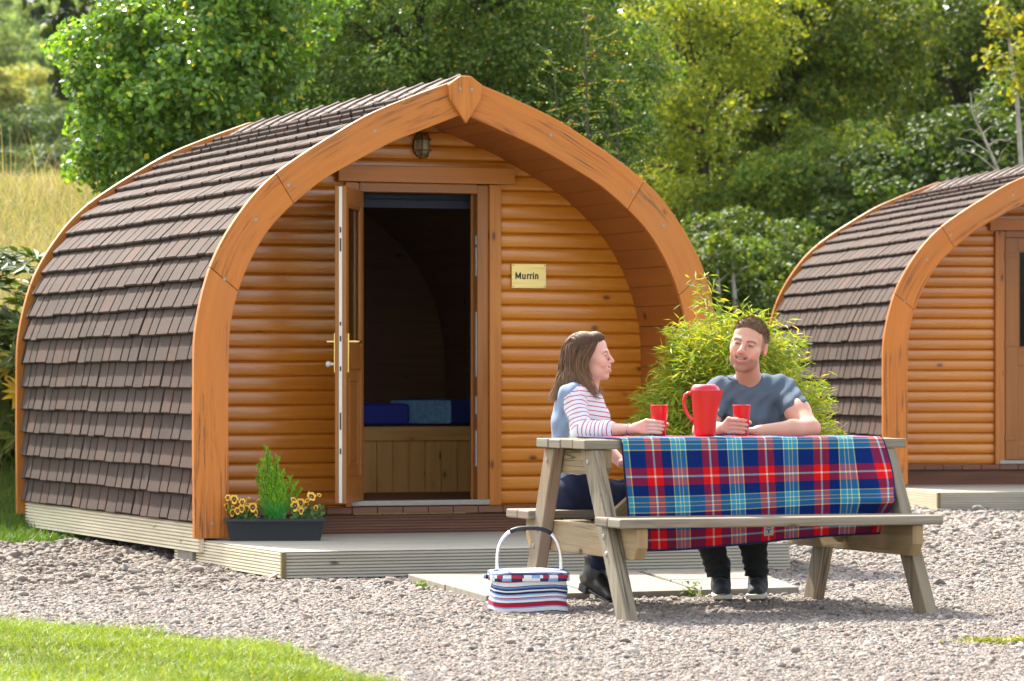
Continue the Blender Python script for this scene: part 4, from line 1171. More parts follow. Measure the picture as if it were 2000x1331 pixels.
def little_weed(label, p, n, size, h, pal, seed, cat="weed"):
    r = np.random.default_rng(seed)
    c = np.stack([r.normal(size=n) * size, r.normal(size=n) * size * .6, r.uniform(0, 1, n) * h], -1)
    nr = unit(np.array([0, -.2, .8]) + r.normal(size=(n, 3)) * .6)
    col = pick_cols(pal, np.ones(len(pal)), n, r)
    o = np_mesh("weed_tuft", leaves(c, nr, .028, .013, r), quads(n), M['leaf_matt'], col=np.repeat(col, 4, 0)); o.location = p; tag(o, label, cat)
GR = [(.10, .19, .025), (.15, .24, .03), (.20, .26, .04)]
def gp(u, v):
    Y = .93 * F_PX / (v - HOR)
    x = (u - 1000) / F_PX * Y; return (x, Y, float(gz(x, Y)) + .01)
little_weed("small yellow green weed growing between paving slabs and the man's shoes", gp(1352, 1158), 60, .035, .07, GR, 61)
little_weed("tiny green weed at the left paving slab's edge by the deck", gp(826, 1143), 40, .02, .045, GR, 62)
little_weed("patch of yellow green moss on gravel at the right edge", gp(1965, 1247), 260, .08, .02, [(.22, .25, .03), (.28, .29, .05)], 63)
little_weed("grass tuft at the foot of the right deck's front board", gp(1975, 1002), 120, .09, .07, GR, 64)
little_weed("grass tuft beneath the open pod's left skirt", gp(118, 1042), 160, .12, .06, GR, 65)

LEAFGAIN = 2.0; LEAFTINT = np.array([1.2, 1.0, .7])
# rhododendron at the left edge
r = np.random.default_rng(71)
root = empty("rhododendron_bush", (-3.35, 25.0, float(gz(-3.35, 25.0)))); tag(root, "dark glossy rhododendron bush beside the pod at the left edge", "bush")
c, nr, cc, idx = crown_points([(0, 0, .70, .62, .55, .62), (-.45, .1, .75, .6, .5, .58), (.12, -.2, .42, .42, .4, .42)], 340, .14, 1, r)
C, Nn, Dd, T = [], [], [], []
for p in cc:
    ax = unit((p - np.array([-.1, 0, .55]))[None])[0] * .7 + np.array([0, 0, .45]); ax /= np.linalg.norm(ax)
    tn = r.random()
    for q in range(13):
        a = q / 13 * 6.28 + r.random(); e1 = np.cross(ax, [1, .3, .2]); e1 /= np.linalg.norm(e1); e2 = np.cross(ax, e1)
        d = (e1 * math.cos(a) + e2 * math.sin(a)) * .9 + ax * r.uniform(-.2, .5)
        C.append(p + d * .075); Dd.append(d); Nn.append(ax + r.normal(size=3) * .25); T.append(tn)
C, Nn, Dd, T = np.array(C), unit(np.array(Nn)), np.array(Dd), np.array(T)
col = np.where((T < .22)[:, None], pick_cols([(.16, .17, .02), (.20, .19, .025)], [1, 1], len(C), r), pick_cols([(.028, .060, .014), (.040, .082, .016), (.022, .045, .012)], [1, 1, 1], len(C), r))
np_mesh("leaves", leaves(C, Nn, .15, .046, r, .2, .12, Dd * 3), quads(len(C)), M['glossy_leaf'], root, col=np.repeat(col, 4, 0))
mb = MB(); limbs(mb, (0, 0, -.05), cc, 30, r, .03, .05); mb.build("stems", M['bark'], root, smooth=True)

t = NT("trough_plastic"); nz = t.noise(t.map(t.obj(), (4, 4, 90)), 1, 2); t.P(Base_Color=(.020, .024, .030), Roughness=.5); t.bump(nz, .08, .003); M['trough'] = t.m
LEAFTINT = np.ones(3)
# bamboo clump between the pods, behind the man
def bamboo():
    r = np.random.default_rng(81); bx, by = 1.15, 19.6; b0 = .158
    root = empty("bamboo_clump", (bx, by, b0)); tag(root, "bushy bright green bamboo clump behind the man", "bamboo")
    pot = MB(); pot.lathe([(0, .0), (.13, .0), (.135, .004), (.155, .22), (.165, .222), (.165, .245), (.15, .245), (.148, .20), (0, .20)], n=32); pot.build("pot", M['trough'], root, smooth=True, sharp=40)
    mb = MB(); C, Nn, Dd = [], [], []
    for k in range(170):
        a = r.uniform(0, 6.28); q = r.random() ** .6
        tip = np.array([math.cos(a) * .50 * q, math.sin(a) * .42 * q, 1.17 - .62 * q ** 2.8 + r.uniform(-.10, .06)])
        if k < 5: tip = np.array([-.16 + .03 * k, .06, 1.36 + .03 * r.random()]) if k < 2 else tip * np.array([1.05, 1, 1.03])
        bs = np.array([tip[0] * .22, tip[1] * .22, .2])
        mid = bs * .5 + tip * .5 + np.array([tip[0] * -.05, 0, .12])
        mb.tube([bs, mid, tip], [.004, .003, .0012], 5, caps=False)
        for j in range(190):
            f = r.uniform(.12, 1.02); p = (1 - f) ** 2 * bs + 2 * f * (1 - f) * mid + f * f * tip
            out = np.array([p[0], p[1], 0]) * 1.1 + r.normal(size=3) * np.array([.5, .5, .28]); out = out / np.linalg.norm(out)
            st = r.uniform(.0, .07)
            C.append(p + out * (st + .04)); Dd.append(out * 2.5 + np.array([0, 0, -.35])); Nn.append(np.array([0, -.1, .8]) + r.normal(size=3) * .5)
    C, Nn, Dd = np.array(C), unit(np.array(Nn)), np.array(Dd)
    hgt = C[:, 2:3]
    col = pick_cols([(.13, .18, .014), (.18, .21, .017), (.09, .14, .012), (.25, .22, .023), (.28, .22, .06)], [5, 5, 4, 1.6, .6], len(C), r)
    np_mesh("leaves", leaves(C, Nn, r.uniform(.045, .085, len(C)), .0105, r, .1, .2, Dd), quads(len(C)), M['leaf_matt'], root, col=np.repeat(col, 4, 0))
    mb.build("canes", M['cane'], root, smooth=True)
bamboo()

# trough on the deck with its plants
M['compost'] = plain("compost", (.03, .022, .016), .95, noise=.5, bump=1, scale=60)
TR = P(538, 1053, 19.88); TR.z = .159; TRM = Matrix.Translation(TR) @ Matrix.Rotation(R(3.5), 4, 'Z')
tro = empty("flower_trough", TR, R(3.5)); tag(tro, "dark plastic flower trough standing on the deck by the log wall", "planter")
mb = MB()
prof = [(0, .001, .0), (.235, .0675, .0), (.258, .082, .098), (.258, .084, .100), (.272, .096, .101), (.273, .097, .112), (.268, .092, .116), (.255, .080, .114), (.248, .074, .085)]
vs, fs = [], []; npt = 20
for (w, d, z) in prof:
    for (x, y) in rrect(max(w, .002), max(d, .002), min(.02, max(d, .002) * .9)): vs.append((x, y, z))
for i in range(len(prof) - 1):
    for k in range(npt): fs.append((i * npt + k, i * npt + (k + 1) % npt, (i + 1) * npt + (k + 1) % npt, (i + 1) * npt + k))
mb.add(vs, fs); mb.build("trough_body", M['trough'], tro, smooth=True, sharp=35)
mb = MB(); mb.prism([(x, y) for x, y in [(-.247, -.07), (.247, -.07), (.247, .07), (-.247, .07)]], .08, .092)
for i, v_ in enumerate(mb.v): mb.v[i] = (v_[0], v_[2], v_[1])
mb.build("compost", M['compost'], tro)
def trp(x, y, z=.09): return TRM @ Vector((x, y, z))
# dwarf conifer: feathery sprays
r = np.random.default_rng(91)
cn = empty("dwarf_conifer", trp(-.02, .01)); tag(cn, "feathery green dwarf conifer in the middle of the trough", "plant")
C, Nn, Dd = [], [], []; mb = MB()
sprays = [(-.03, .0, .40), (-.01, .01, .34), (.03, .0, .35), (-.07, .0, .30), (.06, .01, .27), (.10, .0, .24), (-.05, -.02, .33), (.0, -.03, .28), (.13, .0, .21), (.08, -.02, .20), (-.08, .02, .24), (.03, .03, .31), (.05, -.03, .25), (-.02, .02, .37), (.15, .02, .17)]
for (x, y, z) in sprays:
    tip = np.array([x, y, z]); bs = np.array([x * .1, y * .1, 0]); mb.tube([bs, bs * .5 + tip * .5 + np.array([0, 0, .02]), tip], [.004, .003, .001], 5, caps=False)
    for j in range(48):
        f = .15 + .85 * (j + r.random()) / 48; p = bs + (tip - bs) * f; ln = .062 * (1.15 - f) + .012
        a = r.uniform(0, 6.28); tw = np.array([math.cos(a) * .9, math.sin(a) * .6, 1.1]) ; tw /= np.linalg.norm(tw)
        for q in range(11):
            g_ = q / 11; sd = r.normal(size=3) * .5
            C.append(p + tw * ln * g_ + sd * .006); Dd.append(tw * 1.5 + sd); Nn.append(r.normal(size=3))
C, Nn, Dd = np.array(C), unit(np.array(Nn)), np.array(Dd)
col = pick_cols([(.13, .28, .02), (.18, .34, .026), (.09, .20, .016), (.26, .33, .035)], [4, 4, 3, .7], len(C), r)
np_mesh("foliage", leaves(C, Nn, .016, .0042, r, 0, .2, Dd * 3), quads(len(C)), M['leaf_matt'], cn, col=np.repeat(col, 4, 0)); mb.build("stems", M['bark'], cn)
# arching grass
n = 230; a = r.uniform(0, 6.28, n)
V, f, c = blades(r.normal(size=n) * .018, r.normal(size=n) * .014, np.zeros(n), r.uniform(.08, .17, n), .0065, r.uniform(.4, 1.25, n), r, pick_cols([(.03, .17, .035), (.05, .22, .04), (.14, .30, .12)], [4, 4, .8], n, r), 5)
o = np_mesh("ornamental_grass", V, f, M['grass'], col=c); o.location = trp(.0, -.04); tag(o, "dark green arching grass at the conifer's foot in the trough", "plant")
# pansies: yellow petals with a dark blotch
t = NT("pansy_petal"); d = t.uv(); sp = t.n("ShaderNodeSeparateXYZ"); t.set(sp.inputs[0], d)
nz = t.noise(t.map(t.obj(), (90, 90, 90)), 1, 3)
rad = t.math('ADD', sp.outputs[0], t.math('MULTIPLY', t.math('SUBTRACT', nz, .5), .25))
cc_ = t.ramp(rad, [(0, (.75, .55, .05)), (.10, (.75, .5, .04)), (.16, (.04, .008, .012)), (.50, (.06, .010, .014)), (.62, (.80, .42, .02)), (.86, (.85, .55, .06)), (1.0, (.55, .22, .03))])
t.P(Base_Color=cc_, Roughness=.6); M['petal'] = t.m
def pansy(label, x0, spots, seed):
    r = np.random.default_rng(seed); spots = [(a + r.uniform(-.006, .006), b, c_ + r.uniform(-.006, .006), d * r.uniform(.85, 1.2), e + r.uniform(-18, 18), f + r.uniform(-12, 12)) for a, b, c_, d, e, f in spots] + [(a + r.uniform(-.03, .03), b + .028, c_ + r.uniform(-.02, .02), d * .75, e + r.uniform(-60, 60), f + r.uniform(-45, 10)) for a, b, c_, d, e, f in spots[:7]]; root = empty("pansy_plant", trp(x0, 0)); tag(root, label, "flowers", "pansies in the trough")
    st = MB(); C, Nn = [], []
    for (fx, fy, fz, s, yaw, pit) in spots:
        mb = MB(); vs, fs, uvs = [], [], []
        for q, (an, ln, wd) in enumerate(((90 - 28, 1.0, .95), (90 + 28, 1.0, .95), (170, .92, .85), (10, .92, .85), (270, 1.0, 1.25))):
            b0 = len(vs); ring_ = []
            vs.append((0, -.0006 * q, 0)); 
            for k in range(9):
                ph = -1.35 + 2.7 * k / 8; rr = ln * (.60 + .40 * math.cos(ph * 1.05)); aa = R(an) + ph * .52 * wd
                vs.append((math.cos(aa) * rr * s, -.0006 * q - .22 * s * rr * (1 - .5 * abs(ph)) * (1 if q != 4 else 1.2) * .55, math.sin(aa) * rr * s))
            for k in range(8):
                fs.append((b0, b0 + 1 + k, b0 + 2 + k)); uvs.append([(0, 0), (.97, 0), (.97, 0)])
        mb.add(vs, fs, uvs); fl = mb.build("flower", M['petal'], root, smooth=False)
        fl.location = (fx, fy, fz); fl.rotation_euler = (R(pit), 0, R(yaw))
        st.tube([(fx * .5, fy * .5, 0), (fx * .9, fy + .006, fz * .6), (fx, fy + .004, fz)], .0014, 5)
        C.append((fx, fy, fz))
    st.build("stalks", M['stalk'], root)
    n = 70
    c = np.stack([r.uniform(-.085, .085, n), r.uniform(-.06, .05, n), r.uniform(.005, .085, n)], -1); nr = unit(np.array([0, -.7, .5]) + r.normal(size=(n, 3)) * .5)
    np_mesh("leaves", leaves(c, nr, .038, .024, r), quads(n), M['leaf_matt'], root, col=np.repeat(pick_cols([(.045, .10, .02), (.07, .14, .03), (.20, .26, .17)], [4, 3, 1], n, r), 4, 0))
M['stalk'] = plain("green_stalk", (.06, .13, .025), .6)
pansy("yellow and maroon pansies at the left end of the trough", -.165, [(-.055, -.03, .125, .026, 15, -10), (.0, -.045, .105, .022, -25, 5), (.045, -.06, .080, .030, -8, 0), (-.035, -.06, .070, .024, 10, 8), (-.088, -.03, .085, .024, 45, 0), (.075, -.03, .115, .023, -60, -15), (-.01, -.06, .075, .021, -10, 10), (-.055, -.06, .055, .022, 30, 10), (.02, -.02, .130, .020, -50, -30), (.065, -.06, .055, .019, -30, 15)], 93)
pansy("yellow and maroon pansies at the right end of the trough", .17, [(-.06, -.055, .088, .028, -5, 0), (-.035, -.03, .105, .024, 15, -5), (.02, -.02, .135, .026, 40, -35), (-.03, -.06, .065, .021, 0, 8), (-.075, -.02, .120, .022, 50, -30), (.0, -.03, .115, .020, -30, -40), (.04, -.03, .075, .017, -50, 0), (.06, -.01, .145, .016, 30, -50)], 94)
# ------------------------------------------------------------------ picnic table
TA = R(19.5)
TT = empty("picnic_table", (.297, 15.47, 0), TA); tag(TT, "weathered wooden picnic table with attached benches on the gravel", "picnic table")
TM = Matrix.Translation((.297, 15.47, 0)) @ Matrix.Rotation(TA, 4, 'Z')
def tp(a, b, z): return TM @ Vector((a, b, z))
TL, TW = 1.445, .57
def planks(mb, a0, a1, b0, n, w, gap, z0, z1, jit=.012):
    for k in range(n):
        j = rnd.uniform(-jit, jit) if n > 2 else 0
        mb.box(((a0 + a1) / 2, b0 + w / 2 + k * (w + gap), (z0 + z1) / 2 + rnd.uniform(-.0015, .0015)), (a1 - a0 + j, w, z1 - z0), grain=0)
m = MB(); planks(m, 0, TL, 0, 4, .139, .005, .712, .75); m.build("tabletop", M['grey_wood'], TT, bevel=.004)
m = MB(); planks(m, .0, 1.425, -.400, 2, .142, .006, .402, .44); m.build("bench", M['grey_wood'], TT, bevel=.007, seg=3)
m = MB(); planks(m, .0, 1.425, .680, 2, .142, .006, .402, .44); m.build("bench", M['grey_wood'], TT, bevel=.007, seg=3)
gt = lambda a, b: float(gz(*(tp(a, b, 0).xy)))
for a in (.055, 1.375):
    for (bt, bf) in ((.065, -.345), (.505, .80)):
        d = Vector((0, bf - bt, -.71)).normalized()
        z0 = gt(a, bf) + .004
        m = MB(); w, h = .052, .105
        n = Vector((0, d.z, -d.y))
        vs = []
        for sx in (-1, 1):
            for (bb, zz) in ((bt, .709), (bf, z0)):
                hb = h / 2 / abs(d.z)
                for sb in (-1, 1): vs.append((a + sx * w / 2, bb + sb * hb, zz))
        o_ = rnd.random() * 20
        fs = [(0, 1, 3, 2), (4, 6, 7, 5), (0, 2, 6, 4), (1, 5, 7, 3), (0, 4, 5, 1), (2, 3, 7, 6)]
        u = lambda k, ax: (vs[k][2] + o_, vs[k][ax] + o_)
        uvs = [[u(k, 1) for k in fs[0]], [u(k, 1) for k in fs[1]], [u(k, 0) for k in fs[2]], [u(k, 0) for k in fs[3]], [(0, 0)] * 4, [(0, 0)] * 4]
        m.add(vs, fs, uvs); lg = m.build("leg", M['leg_wood'], TT, bevel=.005)
        for zz, off in ((.36, .0), (.29, .012), (.66, 0)):     # bolt heads
            f = (zz - .709) / (z0 - .709); bb = bt + (bf - bt) * f + off
            if a < .5 or zz < .6:
                q = MB(); q.lathe([(0, -.006), (.009, -.005), (.012, 0)], (0, 0, 0), 10); b_ = q.build("bolt", M['galv'], lg); b_.location = (a - w / 2 - .0005, bb, zz); b_.rotation_euler = (0, R(90), 0)
def chamfer_beam(a, b0, b1, z0, z1, th, ch, name):
    m = MB(); m.prism([(b0, z1), (b1, z1), (b1, z0 + ch), (b1 - ch * .8, z0), (b0 + ch * .8, z0), (b0, z0 + ch)], a - th / 2, a + th / 2, axis='x'); return m.build(name, M['beam_wood'], TT, bevel=.004)
for a in (.055 + .052, 1.375 - .052):
    chamfer_beam(a, -.372, .945, .272, .400, .048, .05, "bench_bearer")
    chamfer_beam(a, .03, .545, .605, .710, .048, .03, "top_bearer")
    m = MB(); sg = 1 if a < .7 else -1
    m.beam((a + sg * .03, .285, .33), (a + sg * .47, .285, .69), .07, .045, (0, 1, 0)); m.build("brace", M['beam_wood'], TT, bevel=.003)
m = MB(); m.box((.72, .285, .696), (.045, .52, .030), grain=1); m.build("middle_batten", M['beam_wood'], TT, bevel=.003)
m = MB(); m.box((.19, .60, .4185 - .037), (.10, .09, .04), grain=0); m.build("support_block", M['leg_wood'], TT, bevel=.003)

# ------------------------------------------------------------------ tartan blanket over the table
t = NT("tartan_wool"); uvn = t.n("ShaderNodeSeparateXYZ"); t.set(uvn.inputs[0], t.uv())
PER = .252
def sett(coord, ofs):
    f = t.math('FRACT', t.math('DIVIDE', t.math('ADD', coord, ofs), PER))
    R_, B_, L_, Y_, W_ = (.64, .005, .008), (.0010, .017, .125), (.034, .27, .46), (.80, .74, .22), (.62, .65, .54)
    st = [(0, R_), (.125, W_), (.155, R_), (.28, B_), (.45, Y_), (.468, L_), (.545, Y_), (.562, L_), (.608, Y_), (.625, L_), (.702, Y_), (.72, B_)]
    return t.ramp(f, st, 'CONSTANT')
wa = sett(uvn.outputs[0], -.155 + .61 * PER); we = sett(uvn.outputs[1], .50 * PER)
gm = lambda q, g_: (lambda n_: (t.set(n_.inputs[0], q), n_.outputs[0])[1])(t.n("ShaderNodeGamma", i_1=g_))
tw = t.n("ShaderNodeTexWave", wave_type='BANDS', bands_direction='DIAGONAL'); t.set(tw.inputs['Vector'], t.uv()); tw.inputs['Scale'].default_value = 90
fz = t.noise(t.map(t.uv(), (1, 1, 1)), 260, 2, .7)
c = gm(t.mix(t.math('ADD', .38, t.math('MULTIPLY', tw.outputs['Fac'], .24)), gm(wa, .5), gm(we, .5)), 2.0)
c = t.mix(t.math('MULTIPLY', fz, .35), c, t.mix(1.0, c, (.45, .45, .45), 'MULTIPLY'))
t.P(Base_Color=c, Roughness=.95, Specular_IOR_Level=.15)
t.bump(t.math('ADD', fz, tw.outputs['Fac']), .25, .002)
M['tartan'] = t.m
def blanket():
    A0, A1 = .155, 1.325          # along the table
    na, nb = 150, 110
    top, drop = .50, .455         # lies on the top, then hangs down the front
    a = np.linspace(A0, A1, na); s = np.linspace(-top, drop + .0, nb)
    Am, Sm = np.meshgrid(a, s)
    r_ = .012; zt = .7545
    fa = (Am - A0) / (A1 - A0)
    S2 = np.where(Sm > 0, Sm * (1 - .10 * fa ** 2), Sm)           # right end drawn up a little
    h = np.clip(S2, 0, None)
    arc = np.clip(h / (r_ * 1.5708), 0, 1) * 1.5708
    b = np.where(S2 <= 0, -S2, 0) - r_ * np.sin(arc) - .002
    z = np.where(S2 <= 0, zt, zt - r_ * (1 - np.cos(arc)) - np.clip(h - r_ * 1.5708, 0, None))
    hang = np.clip(h / drop, 0, 1)
    fold = np.sin(Am * 9.5 + 1.2) * .5 + np.sin(Am * 17 + Sm * 4 + .4) * .3 + np.sin(Am * 31 + Sm * 7) * .12
    b = b - hang * (.004 + .014 * fold * hang ** .6) - .004 * hang
    b = b + .05 * np.clip(hang - .62, 0, 1) * 1.2          # swings in behind the bench
    b = b - np.clip((fa - .80) / .14, 0, 1) ** 1.3 * np.interp(h, [0, .1, .2, .27, .33, .46], [0, .050, .105, .130, .075, .03])      # pushed out by the leg
    slant = .045 * hang * (1 - fa) - .03 * hang * fa * 0
    A2 = Am + slant + .012 * np.sin(Sm * 12) * (fa > .97)
    z = z + np.where(S2 <= 0, .0015 * np.sin(Am * 21) * np.sin(Sm * 17) + .0012, 0)
    z = z - hang ** 2 * .012 * np.sin(Am * 4.0 + .5)
    v = np.stack([A2, b, z], -1).reshape(-1, 3)
    i, j = np.meshgrid(np.arange(na - 1), np.arange(nb - 1)); k = (j * na + i).ravel()
    f = np.stack([k, k + 1, k + na + 1, k + na], -1)
    o = np_mesh("tartan_blanket", v, f, [M['tartan']], smooth=True, uv=np.stack([Am, Sm], -1).reshape(-1, 2))
    o.matrix_world = TM
    md = o.modifiers.new("thickness", 'SOLIDIFY'); md.thickness = .006; md.offset = 0
    tag(o, "blue and red tartan blanket draped over the picnic table", "blanket")
    # navy bound edge
    m = MB()
    P_ = v.reshape(nb, na, 3)
    for path in (P_[-1, :], P_[:, 0], P_[:, -1]):
        m.tube([Vector(q) for q in path[::2]] + [Vector(path[-1])], .0048, 6)
    e = m.build("bound_edge", M['bind'], o, smooth=True)
    # woven label near the lower edge
    ia = int(.545 * na); q = P_[-6, ia]; q2 = P_[-6, ia + 4]; q3 = P_[-1, ia]
    t = NT("woven_label"); t.P(Base_Color=(.42, .40, .40), Roughness=.8); 
    lb = MB(); ux = Vector(q2) - Vector(q); ux.normalize(); uz = (Vector(q) - Vector(q3)).normalized(); c0 = Vector(P_[-7, ia]) + Vector((0, -.0055, -.004))
    for (du, dz, su, sz, mi, dy) in ((0, 0, .046, .042, 0, 0), (-.008, .004, .012, .004, 1, -.001), (.008, .004, .012, .004, 1, -.001), (0, -.003, .006, .012, 1, -.001), (0, .012, .026, .002, 1, -.001), (0, -.012, .022, .002, 1, -.001)):
        p_ = c0 + ux * du + uz * dz + Vector((0, dy, 0))
        lb.add([p_ - ux * su / 2 - uz * sz / 2, p_ + ux * su / 2 - uz * sz / 2, p_ + ux * su / 2 + uz * sz / 2, p_ - ux * su / 2 + uz * sz / 2], [(0, 1, 2, 3)], None, mi)
    lo = lb.build("label", [t.m, M['black']], o); sd = lo.modifiers.new("thickness", 'SOLIDIFY'); sd.thickness = .0008
blanket()
ZT = .7605   # blanket surface

# ------------------------------------------------------------------ red jug and beakers
def redmat(name, col, rough, trans=0.0):
    t = NT(name); t.P(Base_Color=col, Roughness=rough, Specular_IOR_Level=.5, Coat_Weight=.4, Coat_Roughness=.08)
    tr = t.n("ShaderNodeBsdfTranslucent"); t.set(tr.inputs[0], col); mx = t.n("ShaderNodeMixShader"); mx.inputs[0].default_value = trans
    t.t.links.new(t.p.outputs[0], mx.inputs[1]); t.t.links.new(tr.outputs[0], mx.inputs[2]); t.t.links.new(mx.outputs[0], t.out.inputs['Surface']); return t.m
M['red'] = redmat("red_plastic", (.66, .003, .006), .28, .10)
M['red_lid'] = redmat("red_lid_plastic", (.60, .006, .03), .38, .1)
jp = P(1377, 855, 15.78); jp.z = ZT
jug = empty("jug", jp, R(-14)); tag(jug, "tall red plastic jug with domed lid on the blanket", "jug")
m = MB(); m.lathe([(0, .002), (.040, .0), (.043, .003), (.0438, .012), (.051, .10), (.0585, .185), (.0600, .189), (.0590, .192), (.0565, .190), (.048, .10), (.038, .006), (0, .005)], n=40)
for i, v_ in enumerate(m.v):       # pouring lip
    x, y, z = v_; an = math.atan2(y, x)
    if z > .15: k = max(0, 1 - abs(an) / .34) ** 1.5 * (z - .15) / .04; m.v[i] = (x + .020 * k * math.cos(an), y * (1 - .25 * k), z + .002 * k)
m.build("body", M['red'], jug, smooth=True, sharp=60)
m = MB(); m.lathe([(.0605, .186), (.0615, .190), (.0605, .196), (.055, .207), (.048, .214), (.040, .2165), (.020, .217), (0, .217)], n=40)
m.build("lid", M['red_lid'], jug, smooth=True, sharp=50)
m = MB(); pts = [Vector((-math.cos(0) * x, 0, z)) for x, z in ((.055, .176), (.070, .180), (.083, .172), (.090, .155), (.089, .130), (.081, .105), (.070, .085), (.058, .070), (.046, .062))]
m.tube(pts, [.008, .0085, .008, .0075, .0075, .007, .007, .0075, .008], 10, flat=1.0); m.build("handle", M['red'], jug, smooth=True)
def beaker(label, u, Y, h=.128):
    p = P(u, 850, Y); p.z = ZT
    m = MB(); m.lathe([(0, .001), (.0255, 0), (.0275, .003), (.0385, h), (.0372, h + .0006), (.0355, h - .001), (.0255, .006), (0, .005)], n=36)
    o = m.build("beaker", M['red'], smooth=True, sharp=50); o.location = p; tag(o, label, "cup", "red plastic beakers"); return p

# ------------------------------------------------------------------ striped cool basket
t = NT("striped_canvas"); up = t.n("ShaderNodeSeparateXYZ"); t.set(up.inputs[0], t.uv())
NV, RD, WH, LB, DN = (.018, .022, .085), (.42, .008, .035), (.72, .72, .74), (.20, .36, .62), (.05, .10, .28)
wob = t.noise(t.map(t.uv(), (5, 2.0, 1)), 1, 2)
vv = t.math('ADD', up.outputs[1], t.math('MULTIPLY', t.math('SUBTRACT', wob, .5), .016))
fr = t.math('DIVIDE', vv, .205)
body = t.ramp(fr, [(0, DN), (.07, LB), (.10, NV), (.12, WH), (.17, WH), (.20, LB), (.23, RD), (.31, NV), (.33, WH), (.38, LB), (.42, RD), (.44, WH), (.48, LB), (.51, NV), (.56, WH), (.59, NV), (.62, DN), (.65, LB), (.67, NV), (.69, WH), (.76, WH), (.78, RD), (.86, NV), (.875, LB), (.90, WH), (.96, NV)], 'CONSTANT')
cr = t.noise(t.map(t.uv(), (9, 40, 1)), 1, 4, .6)
t.P(Base_Color=body, Roughness=.8, Specular_IOR_Level=.25); t.bump(t.math('ADD', cr, t.noise(t.uv(), 500, 1)), .45, .01); M['stripe'] = t.m
t = NT("striped_band"); up = t.n("ShaderNodeSeparateXYZ"); t.set(up.inputs[0], t.uv())
fr = t.math('FRACT', t.math('DIVIDE', up.outputs[0], .19))
top = t.ramp(fr, [(0, WH), (.18, RD), (.42, NV), (.45, WH), (.62, LB), (.80, WH), (.86, RD), (.98, NV)], 'CONSTANT')
bot = t.ramp(fr, [(0, LB), (.18, NV), (.42, WH), (.62, WH), (.80, NV), (.98, LB)], 'CONSTANT')
c = t.mix(t.math('GREATER_THAN', up.outputs[1], .5), bot, top)
t.P(Base_Color=c, Roughness=.75); M['band'] = t.m
M['alu'] = plain("brushed_aluminium", (.82, .82, .83), .3, 1.0)
BK = Vector((.068, 15.78, float(gz(.068, 15.78)) - .004))
bk = empty("cool_basket", BK, R(8)); bk.scale = (1, 1, .91); tag(bk, "soft striped cool basket with aluminium handle on the gravel", "basket")
def soft_box(prof, npt_c=7, wob_=.0):
    vs, fs, uvs = [], [], []; n = None; per = None
    for (w, d, z, rr) in prof:
        ring_ = rrect(w, d, rr, npt_c); n = len(ring_)
        if per is None:
            L_ = 0; per = [0]
            for k in range(n): per.append(per[-1] + math.dist(ring_[k], ring_[(k + 1) % n]))
        for k, (x, y) in enumerate(ring_):
            q = 1 + wob_ * math.sin(9 * per[k] * 6 + z * 40) + wob_ * .7 * math.sin(per[k] * 31 - z * 75)
            vs.append((x * q, y * q, z + wob_ * .25 * math.sin(per[k] * 22)))
    for i in range(len(prof) - 1):
        for k in range(n):
            k2 = (k + 1) % n; fs.append((i * n + k, i * n + k2, (i + 1) * n + k2, (i + 1) * n + k))
            uvs.append([(per[k], prof[i][2]), (per[k + 1], prof[i][2]), (per[k + 1], prof[i + 1][2]), (per[k], prof[i + 1][2])])
    fs.append(tuple(range(n))[::-1]); uvs.append([(0, 0)] * n); e = (len(prof) - 1) * n
    fs.append(tuple(e + k for k in range(n))); uvs.append([(0, 0.1)] * n)
    return vs, fs, uvs
m = MB(); m.add(*soft_box([(.140, .090, .0, .05), (.152, .100, .008, .05), (.158, .106, .03, .05), (.157, .107, .06, .05), (.154, .104, .09, .05), (.152, .103, .12, .05), (.151, .102, .145, .05), (.152, .102, .165, .05)], 9, .026))
m.build("canvas_body", M['stripe'], bk, smooth=True, sharp=60)
m = MB(); pr = soft_box([(.161, .111, .160, .05), (.164, .114, .164, .05), (.164, .114, .186, .05), (.161, .111, .190, .05)], 9)
pr = (pr[0], pr[1], [[(u, 0.0 if v < .17 else 1.0) for u, v in q] for q in pr[2]]); m.add(*pr); m.build("rim_band", M['band'], bk, smooth=True, sharp=60)
t = NT("lid_canvas"); nz = t.noise(t.map(t.obj(), (2, 30, 2)), 2, 2); t.P(Base_Color=t.ramp(nz, [(.35, (.10, .13, .34)), (.5, (.36, .45, .66)), (.6, (.03, .04, .14))]), Roughness=.8); M['lidc'] = t.m
m = MB(); m.add(*soft_box([(.154, .106, .188, .05), (.162, .112, .192, .05), (.162, .112, .200, .05), (.15, .10, .206, .05), (.08, .05, .213, .03)], 9, .008)); m.build("lid", M['lidc'], bk, smooth=True, sharp=60)
hx = []
for k in range(25):
    a = math.pi * k / 24; x = -math.cos(a); z = math.sin(a)
    hx.append(Vector((.135 * (abs(x) ** .75) * (1 if x > 0 else -1), -.02, .20 + .20 * z ** .62)))
pts = [Vector((-.138, -.02, .165))] + hx + [Vector((.138, -.02, .165))]
m = MB(); m.tube(pts, .0075, 10); m.build("carry_handle", M['alu'], bk, smooth=True)
m = MB(); m.tube(pts[9:19], .0105, 10); m.build("foam_grip", M['black'], bk, smooth=True)
for sx in (-1, 1):
    m = MB(); m.box((sx * .139, -.02, .186), (.020, .024, .05)); m.tube([(sx * .139, -.034, .195), (sx * .139, -.006, .195)], .013, 12); m.build("hinge_clip", M['black'], bk, bevel=.003)
m = MB(); m.tube([(-.185, .03, .178), (-.16, .03, .176)], .011, 10); m.build("side_tab", M['band'], bk)
